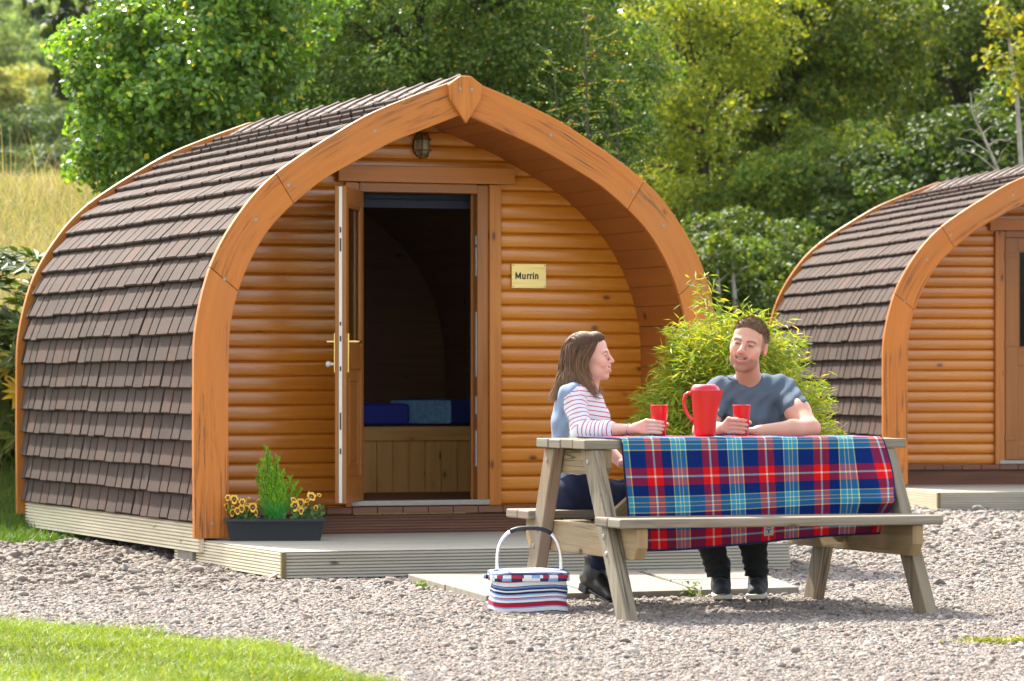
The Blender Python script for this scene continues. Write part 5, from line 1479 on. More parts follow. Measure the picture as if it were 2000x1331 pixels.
# ------------------------------------------------------------------ figures: smooth implicit bodies turned into one mesh
def capsule(a, b, ra, rb=None, k=.02, op='add'):
    return ('c', np.array(a, float), np.array(b, float), ra, ra if rb is None else rb, k, op)
def ell(c, r_, M3=None, k=.02, op='add'):
    return ('e', np.array(c, float), np.array(r_, float), np.eye(3) if M3 is None else np.array(M3), k, op)
def plane(p, n, k=.004):      # keeps the side the normal points to
    n = np.array(n, float); return ('p', np.array(p, float), n / np.linalg.norm(n), 0, 0, k, 'int')
def pd(q, p):
    if q[0] == 'c':
        a, b = q[1], q[2]; ba = b - a; pa = p - a
        t_ = np.clip((pa @ ba) / max(ba @ ba, 1e-12), 0, 1)
        return np.sqrt(((pa - t_[..., None] * ba) ** 2).sum(-1)) - (q[3] + (q[4] - q[3]) * t_)
    if q[0] == 'e':
        x = (p - q[1]) @ q[3]; k0 = np.sqrt(((x / q[2]) ** 2).sum(-1)) + 1e-9; k1 = np.sqrt(((x / q[2] ** 2) ** 2).sum(-1)) + 1e-9
        return k0 * (k0 - 1) / k1
    return -((p - q[1]) @ q[2])
def field(prims, p, near=None):
    d = np.full(p.shape[:-1], 9.0)
    for q in prims:
        k, op = q[-2], q[-1]
        e = pd(q, p)
        if op == 'add':
            h = np.clip(.5 + .5 * (d - e) / k, 0, 1); d = d * (1 - h) + e * h - k * h * (1 - h)
        elif op == 'sub':
            h = np.clip(.5 - .5 * (d + e) / k, 0, 1); d = d * (1 - h) - e * h + k * h * (1 - h)
        else:
            h = np.clip(.5 - .5 * (d - e) / k, 0, 1); d = d * (1 - h) + e * h + k * h * (1 - h)
    return d
def surface(prims, res, lo, hi, disp=None):
    """surface nets over blocks that touch the surface"""
    lo = np.array(lo); nb = 8; S = nb * res
    nblk = np.ceil((np.array(hi) - lo) / S).astype(int)
    ax = [lo[i] + (np.arange(nblk[i]) + .5) * S for i in range(3)]
    cen = np.stack(np.meshgrid(*ax, indexing='ij'), -1)
    dc = field(prims, cen)
    G = np.full(tuple(nblk * nb + 1), .05, np.float32)
    sub = np.stack(np.meshgrid(*[np.arange(nb + 1) * res] * 3, indexing='ij'), -1)
    ins = np.argwhere(dc < -S)
    for i, j, k in ins: G[i * nb:i * nb + nb + 1, j * nb:j * nb + nb + 1, k * nb:k * nb + nb + 1] = -.05
    for i, j, k in np.argwhere(np.abs(dc) < S * 1.25):
        o = lo + np.array([i, j, k]) * S; c = o + S / 2
        loc = [q for q in prims if q[-1] != 'add' or pd(q, c[None])[0] < abs(dc[i, j, k]) + S * 1.9 + q[-2] * 2]
        p = o + sub; d = field(loc, p)
        if disp is not None: d = d + disp(p)
        G[i * nb:i * nb + nb + 1, j * nb:j * nb + nb + 1, k * nb:k * nb + nb + 1] = d
    I = G < 0
    c8 = [(a, b, c) for a in (0, 1) for b in (0, 1) for c in (0, 1)]
    sh = np.array(G.shape) - 1
    cnt = np.zeros(sh, np.int8)
    for a, b, c in c8: cnt += I[a:a + sh[0], b:b + sh[1], c:c + sh[2]]
    cells = np.argwhere((cnt > 0) & (cnt < 8)); idx = np.full(sh, -1, np.int32); idx[tuple(cells.T)] = np.arange(len(cells))
    D = np.stack([G[tuple((cells + np.array(o)).T)] for o in c8], 1).astype(float)
    acc = np.zeros((len(cells), 3)); n = np.zeros(len(cells))
    for e0 in range(8):
        for b in range(3):
            if c8[e0][b] == 0:
                o1 = list(c8[e0]); o1[b] = 1; e1 = c8.index(tuple(o1))
                m = (D[:, e0] < 0) != (D[:, e1] < 0)
                t_ = D[m, e0] / (D[m, e0] - D[m, e1])
                q = np.array(c8[e0], float)[None].repeat(m.sum(), 0); q[:, b] = t_
                acc[m] += q; n[m] += 1
    V = lo + (cells + acc / n[:, None]) * res
    Fs = []
    for b in range(3):
        a1, a2 = [x for x in range(3) if x != b]
        s0 = [slice(None)] * 3; s1 = [slice(None)] * 3; s0[b] = slice(0, -1); s1[b] = slice(1, None)
        ch = I[tuple(s0)] != I[tuple(s1)]
        e = np.argwhere(ch); e = e[(e[:, a1] > 0) & (e[:, a2] > 0) & (e[:, a1] < sh[a1]) & (e[:, a2] < sh[a2])]
        flip = I[tuple(e.T)]
        def at(d1, d2):
            q = e.copy(); q[:, a1] += d1; q[:, a2] += d2; return idx[tuple(q.T)]
        f = np.stack([at(-1, -1), at(0, -1), at(0, 0), at(-1, 0)], 1)
        if b == 1: flip = ~flip
        f[~flip] = f[~flip][:, ::-1]
        Fs.append(f)
    Fa = np.concatenate(Fs); Fa = Fa[(Fa >= 0).all(1)]
    return V, Fa
def bounds(prims, m=.03):
    P_ = []
    for q in prims:
        if q[-1] != 'add': continue
        if q[0] == 'c': P_ += [q[1] - q[3], q[1] + q[3], q[2] - q[4], q[2] + q[4]]
        else: P_ += [q[1] - max(q[2]), q[1] + max(q[2])]
    P_ = np.array(P_); return P_.min(0) - m, P_.max(0) + m
def grow(name, prims, res, mat, parent, colf=None, attrf=None, disp=None):
    lo, hi = bounds(prims); V, Fa = surface(prims, res, lo, hi, disp)
    o = np_mesh(name, V, Fa, mat, None, col=colf(V) if colf else None, smooth=True, attrs=attrf(V) if attrf else None)
    if parent: o.parent = parent; o.matrix_parent_inverse = parent.matrix_world.inverted()
    return o
def adopt(o, parent):
    bpy.context.view_layer.update(); o.parent = parent; o.matrix_parent_inverse = parent.matrix_world.inverted()

t = NT("skin"); a = t.attr("col").outputs['Color']; nz = t.noise(t.obj(), 220, 3, .6)
t.P(Base_Color=t.mix(t.math('MULTIPLY', nz, .12), a, (.45, .16, .11)), Roughness=.48, Specular_IOR_Level=.4, Subsurface_Weight=.12, Subsurface_Radius=(.012, .005, .003), Subsurface_Scale=1.0)
t.bump(nz, .08, .002); M['skin'] = t.m
def cloth(name, col, var=.15, scale=500, rough=.9):
    t = NT(name); n1 = t.noise(t.obj(), scale, 2, .7); n2 = t.noise(t.obj(), 14, 3)
    c = t.ramp(n1, [(.3, tuple(x * (1 - var) for x in col)), (.7, tuple(x * (1 + var) for x in col))])
    t.P(Base_Color=c, Roughness=rough, Specular_IOR_Level=.2); t.bump(t.math('ADD', t.math('MULTIPLY', n1, .3), n2), .25, .006); return t.m
M['tee'] = cloth("slate_blue_jersey", (.085, .118, .160), .18)
M['jeans'] = cloth("black_denim", (.014, .018, .022), .3, 700)
M['navy_jeans'] = cloth("dark_navy_denim", (.012, .018, .045), .3, 700)
M['boot'] = plain("black_leather", (.010, .010, .011), .35, spec=.6, noise=.2, bump=.15, scale=50)
M['canvas'] = plain("dark_canvas", (.020, .026, .032), .85, noise=.2, bump=.2, scale=300)
M['rubber'] = plain("off_white_rubber", (.50, .47, .40), .6, noise=.12)
M['lace'] = plain("grey_lace", (.10, .11, .11), .8)
M['steel'] = plain("shiny_steel", (.6, .6, .6), .25, 1.0)
M['teeth'] = plain("teeth", (.50, .47, .42), .4, spec=.4)
M['hair'] = None
t = NT("brown_hair"); a = t.attr("col").outputs['Color']; t.P(Base_Color=a, Roughness=.55, Specular_IOR_Level=.15); M['hair'] = t.m

def frame(fwd, up):
    f = Vector(fwd).normalized(); u = Vector(up); u = (u - f * u.dot(f)).normalized(); x = (-f).cross(u)
    x = u.cross(f) * -1
    # columns: x (figure's own left), y (backwards), z (up)
    y = -f; z = u; x = y.cross(z)
    return np.array([[x[i], y[i], z[i]] for i in range(3)])
class Head:
    def __init__(s, c, fwd, up, scale=1.0): s.c, s.M, s.k = np.array(c), frame(fwd, up), scale
    def w(s, p): return s.c + s.M @ (np.array(p, float) * s.k)
    def l(s, V): return (V - s.c) @ s.M / s.k
    def E(s, c, r_, k=.015, op='add', rx=0): 
        Mx = s.M @ np.array(Matrix.Rotation(rx, 3, 'X')) if rx else s.M
        return ell(s.w(c), np.array(r_) * s.k, Mx, k * s.k, op)
    def C(s, a, b, ra, rb=None, k=.012, op='add'): return capsule(s.w(a), s.w(b), ra * s.k, (rb if rb is not None else ra) * s.k, k * s.k, op)
def head_prims(h, female=False, smile=1.0):
    E_, C_ = h.E, h.C
    jw = .050 if female else .057
    p = [E_((0, .018, .036), (.075, .096, .082), .02), E_((0, -.042, .042), (.060, .046, .050), .03), E_((0, -.034, -.030), (.059 if female else .062, .058, .074), .03),
         E_((0, -.034, -.074), (jw, .050, .040), .03), E_((0, -.080, -.101), (.019 if female else .025, .018, .015 if female else .018), .022)]
    for s in (-1, 1):
        p += [E_((s * .043, -.058, -.020), (.023, .025, .019), .02), E_((s * .037, -.075, -.040), (.018, .016, .017), .018)]
        p += [C_((s * .014, -.088, .021), (s * .044, -.076, .022), .009 if female else .0125, .007, .016)]
        p += [E_((s * .031, -.099, .004), (.017, .011, .0095), .010, 'sub'), E_((s * .031, -.0815, .0035), (.0135, .0125, .0115), .004)]
    p += [C_((0, -.094, .012), (0, -.117 if female else -.119, -.026), .0075, .0100 if female else .0125, .012)]
    for s in (-1, 1): p += [E_((s * .0125, -.101, -.030), (.0085, .011, .0085), .008)]
    p += [E_((0, -.087, -.060), (.034, .022, .026), .014)]
    mo = .0105 if not female else .0068
    mw = 1.12 if not female else 1.0
    ch = [(-.028 * mw, -.093, -.0505), (-.015 * mw, -.108, -.0585), (0, -.113, -.0615), (.015 * mw, -.108, -.0585), (.028 * mw, -.093, -.0505)]
    for a_, b_, r0, r1 in zip(ch[:-1], ch[1:], (.0025, mo * .8, mo, mo * .8), (mo * .8, mo, mo * .8, .0025)): p += [C_(a_, b_, r0, r1, .003, 'sub')]
    for s in (-1, 1):
        p += [C_((0, -.106, -.0495), (s * .027, -.092, -.0475), .0042 if not female else .0034, .0026, .005), C_((0, -.105, -.0745), (s * .024, -.094, -.0630), .0058, .0028, .005)]
        p += [E_((s * .076, .010, -.004), (.009, .018, .029), .010), E_((s * .083, .000, .000), (.005, .009, .015), .006, 'sub')]
    return p
def face_col(h, V, base, beard=None, brow=(.06, .03, .015), lip=(.45, .12, .10), eye=True, lash=.0032, sides=None):
    L = h.l(V); x, y, z = np.abs(L[:, 0]), L[:, 1], L[:, 2]
    c = np.tile(np.array(base), (len(V), 1))
    def blend(m, col): nonlocal c; c = c * (1 - m[:, None]) + np.array(col) * m[:, None]
    fr = (y < -.03)
    g = lambda cx, cz, sx, sz: np.exp(-(((x - cx) / sx) ** 2 + ((z - cz) / sz) ** 2))
    blend(.38 * g(.040, -.035, .022, .018) * fr, (.62, .20, .15))
    blend(.35 * g(0, -.03, .014, .012) * (y < -.09), (.60, .20, .15))
    if beard is not None:
        lower = sstep(-.045, -.062, z - .35 * np.clip(y + .02, 0, .1)) * sstep(.03, -.01, y) * sstep(-.145, -.12, z)
        must = np.exp(-((z + .045) / .006) ** 2) * (x < .030) * (y < -.08)
        blend(np.clip(.62 * np.maximum(lower, must), 0, 1) * (1 - np.exp(-((x / .022) ** 2 + ((z + .062) / .010) ** 2))), beard)
    zc = z - 4.5 * x ** 2
    blend(np.exp(-(((zc + .0495) / .0035) ** 2)) * (x < .027) * (y < -.088) * .8, lip)
    blend(np.exp(-(((z - 12 * x ** 2 + .0745) / .0050) ** 2)) * (x < .024) * (y < -.09) * .8, lip)
    blend(((x / .028) ** 2 + ((z - 9 * x ** 2 + .0615) / .0085) ** 2 < 1) * (y > -.1035 + 7 * x ** 2) * (y < -.07) * 1.0, (.12, .025, .022))
    arch = .0225 - .0035 * ((x - .032) / .016) ** 2
    blend(np.exp(-((z - arch) / .0034) ** 2) * (x > .012) * (x < .050) * fr * .95, brow)
    if eye:
        e = ((x - .031) / .0135) ** 2 + ((z - .0025) / lash) ** 2 < 1
        blend(e * fr * 1.0, (.05, .035, .03))
        w = (((x - .031) / .010) ** 2 + ((z - .0020) / (lash * .55)) ** 2 < 1) & (np.abs(x - .031) > .0045)
        blend(w * fr * .75, (.45, .42, .40))
        blend(np.exp(-(((x - .031) / .014) ** 2 + ((z - .006) / .003) ** 2)) * fr * .35, (.12, .06, .04))
    if sides is not None:
        blend(sstep(-.050, -.036, y + .25 * (z - .03)) * sstep(-.030, .02, z - np.clip(y, 0, 1) * -.7) * (np.abs(L[:, 0]) < .0765) * .85, sides)
    ear = (np.abs(L[:, 0]) > .071) & (np.abs(y - .005) < .03) & (np.abs(z) < .04)
    blend(ear * .35, (.62, .20, .15))
    return c
def grip_hand(cup, wrist, rc, zs, s=1.0, lift=.0):
    """right hand closing round an upright beaker from its left; cup = axis point, zs = finger heights"""
    cx, cy = cup.x, cup.y; p = []; W = np.array(wrist)
    ang = lambda d, r_, z: np.array([cx + math.cos(R(d)) * r_, cy + math.sin(R(d)) * r_, z])
    ln = [.92, 1.0, .95, .78]
    for i, z in enumerate(zs):
        rr = rc - .0015 + (z - ZT) * .085 - .0
        kn = ang(196 - 3 * i, rr + .022, z + .004 - .001 * i)
        p.append(capsule(W + np.array([0, -.008 + .006 * i * 0, .010 - .007 * i]), kn, .0135 * s, .0108 * s, .012))
        ends = [kn] + [ang(a_, rr + .0085 * s, z + dz) for a_, dz in ((222, .002), (222 + 27 * ln[i], .001), (222 + 54 * ln[i], -.001), (222 + 74 * ln[i], -.002))]
        rad = [.0105, .0098, .0090, .0084, .0070]
        for a_, b_, r0_, r1_ in zip(ends[:-1], ends[1:], rad[:-1], rad[1:]): p.append(capsule(a_, b_, r0_ * s, r1_ * s, .0035))
    zt = zs[0] - .012
    base = W + np.array([.012, .010, .008])
    th = [base, ang(160, rc + .026, zt - .004), ang(128, rc + .013, zt), ang(82, rc + .010, zt + .002), ang(40, rc + .0095, zt + .002), ang(22, rc + .0095, zt)]
    for a_, b_, r0_, r1_ in zip(th[:-1], th[1:], (.0135, .0135, .0115, .0105, .0095), (.0135, .0115, .0105, .0095, .0075)): p.append(capsule(a_, b_, r0_ * s, r1_ * s, .006))
    return p
def rest_hand(wrist, d, s=1.0, side=1):
    """relaxed hand lying on the table, pointing along d"""
    W = np.array(wrist); d = np.array(d, float); d /= np.linalg.norm(d); q = np.cross([0, 0, 1.], d) * side; p = []
    for i, (o, l) in enumerate(((-.024, .062), (-.008, .070), (.008, .066), (.023, .054))):
        kn = W + d * .075 + q * o + np.array([0, 0, .008]); p.append(capsule(W + q * o * .5, kn, .0135 * s, .0105 * s, .012))
        m1 = kn + d * l * .55 + np.array([0, 0, .004]); m2 = m1 + d * l * .32 + np.array([0, 0, -.010])
        p += [capsule(kn, m1, .0095 * s, .0085 * s, .003), capsule(m1, m2, .0085 * s, .007 * s, .003)]
    a_ = W + d * .02 - q * .026; b_ = a_ + d * .035 - q * .022; p += [capsule(W, a_, .013, .012, .01), capsule(a_, b_, .011, .010, .006), capsule(b_, b_ + d * .030, .0095, .0075, .004)]
    return p
A_ = lambda v: np.array(v)

# ---------------- the man
def make_man():
    root = empty("person", tp(1.0, .83, 0)); bpy.context.view_layer.update()
    tag(root, "smiling bearded man in a slate blue t-shirt sitting at the table holding a red beaker", "person")
    h = Head(P(1462, 676, 16.36), (-.30, -1, .02), (.20, -.06, 1), .98)
    sh_r, sh_l = P(1402, 768, 16.50), P(1528, 764, 16.52)
    neck = P(1462, 746, 16.51)
    el_r, wr_r = P(1372, 842, 16.33), P(1411, 838, 16.03)
    el_l, wr_l = P(1583, 838, 16.28), P(1482, 843, 16.12)
    cup = beaker("red beaker in the man's hand", 1448.5, 15.98, .130)
    chest, belly, hip = P(1464, 806, 16.55), P(1466, 890, 16.60), P(1466, 968, 16.66)
    body = head_prims(h)
    body += [capsule(h.w((0, .028, -.065)), neck, .051, .054, .015), capsule(neck, A_(chest) + A_((0, .02, 0)), .055, .08, .03), ell(A_(chest) + A_((0, .015, -.01)), (.145, .075, .12), None, .04), capsule(A_(chest), A_(hip), .09, .11, .05),
             capsule(sh_r, sh_l, .045, .045, .03), capsule(A_(neck) + A_((-.02, .015, .0)), A_(sh_r) + A_((.03, 0, .0)), .035, .040, .02), capsule(A_(neck) + A_((.02, .015, .0)), A_(sh_l) + A_((-.03, 0, .0)), .035, .040, .02)]
    mid_l = A_(sh_l.lerp(el_l, .55)); mid_r = A_(sh_r.lerp(el_r, .55))
    for (s_, m_, e_, w_) in ((sh_r, mid_r, el_r, wr_r), (sh_l, mid_l, el_l, wr_l)):
        fm = A_(e_) * .65 + A_(w_) * .35
        body += [capsule(s_, m_, .052, .051, .02), capsule(m_, e_, .051, .040, .03), capsule(e_, fm, .040, .041, .02), capsule(fm, w_, .041, .0265, .02)]
    body += grip_hand(cup, A_(wr_r) + A_((.006, -.006, .004)), .0305, [ZT + .066, ZT + .048, ZT + .031, ZT + .0155], 1.0)
    body += rest_hand(A_(wr_l), (-1, .22, -.06), 1.0, 1)
    SK = (.58, .31, .22)
    def colf(V):
        c = face_col(h, V, SK, beard=(.13, .072, .045), brow=(.05, .026, .014), lash=.0040, sides=(.20, .12, .08))
        el = np.exp(-((V - A_(el_l)) ** 2).sum(1) / .045 ** 2)[:, None] * .3
        return c * (1 - el) + el * np.array([.60, .23, .16])
    grow("body", body, .0025, M['skin'], root, colf)
    # short brown hair
    hp_ = [h.E((0, .020, .036), (.0765, .0985, .085), .01), h.E((0, -.026, .070), (.060, .058, .054), .03), ('p', h.w((0, -.085, .072)), h.M @ unit(np.array([[0, .55, .83]]))[0], 0, 0, .006, 'int'),
           ('p', h.w((0, -.082, 0)), h.M @ np.array([0, 1., .0]), 0, 0, .02, 'int')]
    def hcol(V):
        L = h.l(V); n = .5 + .5 * np.sin(L[:, 0] * 900 + L[:, 1] * 300) * np.sin(L[:, 1] * 700 + L[:, 2] * 500)
        side = sstep(.06, .02, L[:, 2])[:, None]
        return (np.array([.15, .088, .050]) * (1 - side) + np.array([.20, .12, .08]) * side) * (.7 + .6 * n)[:, None]
    hair = grow("hair", hp_, .0025, M['hair'], root, hcol, disp=lambda p: .0012 * np.sin(p[..., 0] * 820 + 3 * np.sin(p[..., 1] * 230)) + .0010 * np.sin(p[..., 1] * 640 + p[..., 2] * 500 + 2 * np.sin(p[..., 0] * 310)))
    rr_ = np.random.default_rng(5); me_ = hair.data; vv_ = np.empty(len(me_.vertices) * 3, np.float32); me_.vertices.foreach_get("co", vv_); vv_ = vv_.reshape(-1, 3)
    nn_ = np.empty(len(me_.vertices) * 3, np.float32); me_.vertices.foreach_get("normal", nn_); nn_ = nn_.reshape(-1, 3)
    Lall = h.l(vv_); okv = np.where((Lall[:, 1] * .55 + Lall[:, 2] * .83 > -.085 * .55 + .072 * .83 + .006))[0]; sel = rr_.choice(okv, 2600); b0 = vv_[sel]; L0 = h.l(b0)
    tz = sstep(.01, .07, L0[:, 2])[:, None]
    dr = unit(nn_[sel] * .22 + (h.M @ np.array([.35, -.9, .55])) * tz + (h.M @ np.array([0, .5, -.9])) * (1 - tz) + rr_.normal(size=(len(sel), 3)) * .35)
    ln = (.003 + .009 * tz) * rr_.uniform(.6, 1.3, (len(sel), 1)); sd = unit(np.cross(dr, nn_[sel])) * .0011
    SV = np.stack([b0 - sd, b0 + sd, b0 + dr * ln * .6 + sd * .8 + nn_[sel] * .002, b0 + dr * ln * .6 - sd * .8 + nn_[sel] * .002], 1).reshape(-1, 3)
    hs_ = np_mesh("hair_strands", SV, quads(len(sel)), M['hair'], None, col=np.repeat(np.array([.19, .115, .065]) * rr_.uniform(.5, 1.6, (len(sel), 1)), 4, 0)); adopt(hs_, root); hs_.parent = hair; hs_.matrix_parent_inverse = hair.matrix_world.inverted()
    tm = MB(); pts = []
    for i in range(9): a = (i - 4) / 4; pts.append((a * .0265, -.0995 + .011 * a * a, -.0585 + .0060 * a * a))
    tm.add([h.w((x, y, z + dz)) for dz in (.0046, -.0042) for x, y, z in pts], [(i, i + 1, i + 10, i + 9) for i in range(8)]); te = tm.build("teeth", M['teeth'], smooth=True); adopt(te, root)
    sd_ = te.modifiers.new("thickness", 'SOLIDIFY'); sd_.thickness = .003
    # t-shirt
    tee = [ell(A_(chest) + A_((0, -.0, .0)), (.178, .112, .155), None, .04), capsule(A_(chest) + A_((0, .01, -.04)), A_(hip) + A_((0, 0, .02)), .125, .150, .06), capsule(A_(sh_r) + A_((.02, .0, -.005)), A_(sh_l) + A_((-.02, 0, -.005)), .060, .060, .05),
           capsule(A_(neck) + A_((-.02, .01, -.02)), A_(sh_r) + A_((.02, 0, .0)), .047, .056, .04), capsule(A_(neck) + A_((.02, .01, -.02)), A_(sh_l) + A_((-.02, 0, .0)), .054, .056, .04)]
    for s_, e_, f in ((sh_r, el_r, .60), (sh_l, el_l, .50)):
        en = s_.lerp(e_, f); tee += [capsule(s_, en, .063, .062, .035)]
    cuts = []
    for s_, e_, f in ((sh_r, el_r, .56), (sh_l, el_l, .47)):
        d = (Vector(e_) - Vector(s_)).normalized()
    NH = A_(P(1453, 726, 16.465)); neckhole = ell(NH, (.071, .082, .037), None, .006, 'sub')
    # trim the sleeve ends with a thin gap around each arm
    for s_, e_, f in ((sh_r, el_r, .55), (sh_l, el_l, .47)):
        a0 = A_(s_.lerp(e_, f)); d = A_((e_ - s_).normalized()); tee.append(ell(a0 + d * .05, (.088, .088, .05), frame((0, -1, 0), d) if abs(d[1]) < .9 else None, .004, 'sub'))
    tee.append(neckhole)
    def disp(p):
        x, y, z = p[..., 0], p[..., 1], p[..., 2]
        return .0050 * np.sin((x * .8 + z * 1.0) * 58 + 2.5 * np.sin(x * 20)) * sstep(1.04, .84, z) + .0026 * np.sin((x - z * .7) * 95 + 1.5 * np.sin(z * 30)) + .002 * np.sin(x * 140 + z * 40) * sstep(.12, .2, np.abs(x - chest.x))
    grow("t_shirt", tee, .004, M['tee'], root, disp=disp)
    base_ = [q for q in tee if q[-1] == 'add']
    base_ = [(q[0], q[1], q[2], q[3] + .003, q[4] + .003, q[5], q[6]) if q[0] == 'c' else (q[0], q[1], q[2] + .003, q[3], q[4], q[5]) for q in base_]
    grow("collar", base_ + [ell(NH + A_((0, 0, -.004)), (.083, .094, .044), None, .002, 'int'), ell(NH, (.071, .082, .037), None, .003, 'sub')], .003, M['tee'], root)
    # trousers
    k_r, k_l = P(1372, 985, 16.22), P(1462, 985, 16.24)
    a_r, a_l = P(1408, 1142, 16.66), P(1480, 1136, 16.68)
    tr = [capsule(A_(hip) + A_((-.07, 0, .0)), A_(hip) + A_((.07, 0, .0)), .125, .125, .04)]
    for kx, kn, an in ((-.075, k_r, a_r), (.075, k_l, a_l)):
        md = kn.lerp(an, .45) + Vector((0, .01, 0))
        tr += [capsule(A_(hip) + A_((kx, -.02, -.01)), kn, .095, .070, .03), capsule(kn, md, .068, .060, .03), capsule(md, an, .060, .050, .03)]
    tr.append(('p', A_((0, 0, .135)), A_((0, 0, 1.)), 0, 0, .006, 'int'))
    def dj(p): return .0035 * np.sin(p[..., 2] * 170 + 3 * np.sin(p[..., 0] * 40)) * sstep(.32, .16, p[..., 2])
    grow("trousers", tr, .005, M['jeans'], root, disp=dj)
    for an, toe in ((a_r, P(1412, 1166, 16.44)), (a_l, P(1474, 1168, 16.44))):
        gx = float(gz(an.x, an.y)) + .02
        f = A_((toe.x - an.x, toe.y - an.y, 0)); f /= np.linalg.norm(f); an_ = A_((an.x, an.y, gx)); s_ = np.cross([0, 0, 1.], f)
        sole = [capsule(an_ - f * .045 + A_((0, 0, .016)), an_ + f * .02 + A_((0, 0, .016)), .036, .036, .01), capsule(an_ + f * .02 + A_((0, 0, .016)), an_ + f * .175 + A_((0, 0, .016)), .040, .044, .02), ('p', an_ + A_((0, 0, .004)), A_((0, 0, 1.)), 0, 0, .004, 'int'), ('p', an_ + A_((0, 0, .025)), A_((0, 0, -1.)), 0, 0, .004, 'int')]
        up = [capsule(an_ - f * .04 + A_((0, 0, .045)), an_ + f * .10 + A_((0, 0, .040)), .034, .036, .02), capsule(an_ + f * .08 + A_((0, 0, .040)), an_ + f * .168 + A_((0, 0, .026)), .036, .034, .02), capsule(an_ - f * .01 + A_((0, 0, .06)), an_ - f * .02 + A_((0, 0, .15)), .042, .044, .03), ('p', an_ + A_((0, 0, .0235)), A_((0, 0, 1.)), 0, 0, .003, 'int')]
        sho = grow("shoe", up, .004, M['canvas'], root)
        so_ = grow("sole", sole, .004, M['rubber'], sho)
        tc = grow("toe_cap", [ell(an_ + f * .200 + A_((0, 0, .016)), (.030, .015, .013), np.stack([s_, f, [0, 0, 1.]], 1), .01), ('p', an_ + A_((0, 0, .0245)), A_((0, 0, 1.)), 0, 0, .003, 'int')], .004, M['rubber'], sho)
        lm = MB()
        for i in range(5):
            q = an_ + f * (.035 + .022 * i) + A_((0, 0, .088 - .0095 * i)); 
            lm.tube([q - s_ * .026 - f * .012 + A_((0, 0, -.008)), q, q + s_ * .026 + f * .010 + A_((0, 0, -.008))], .0028, 6)
            lm.tube([q + s_ * .026 - f * .012 + A_((0, 0, -.008)), q + A_((0, 0, .002)), q - s_ * .026 + f * .010 + A_((0, 0, -.008))], .0028, 6)
        la = lm.build("laces", M['lace']); adopt(la, sho)
make_man()

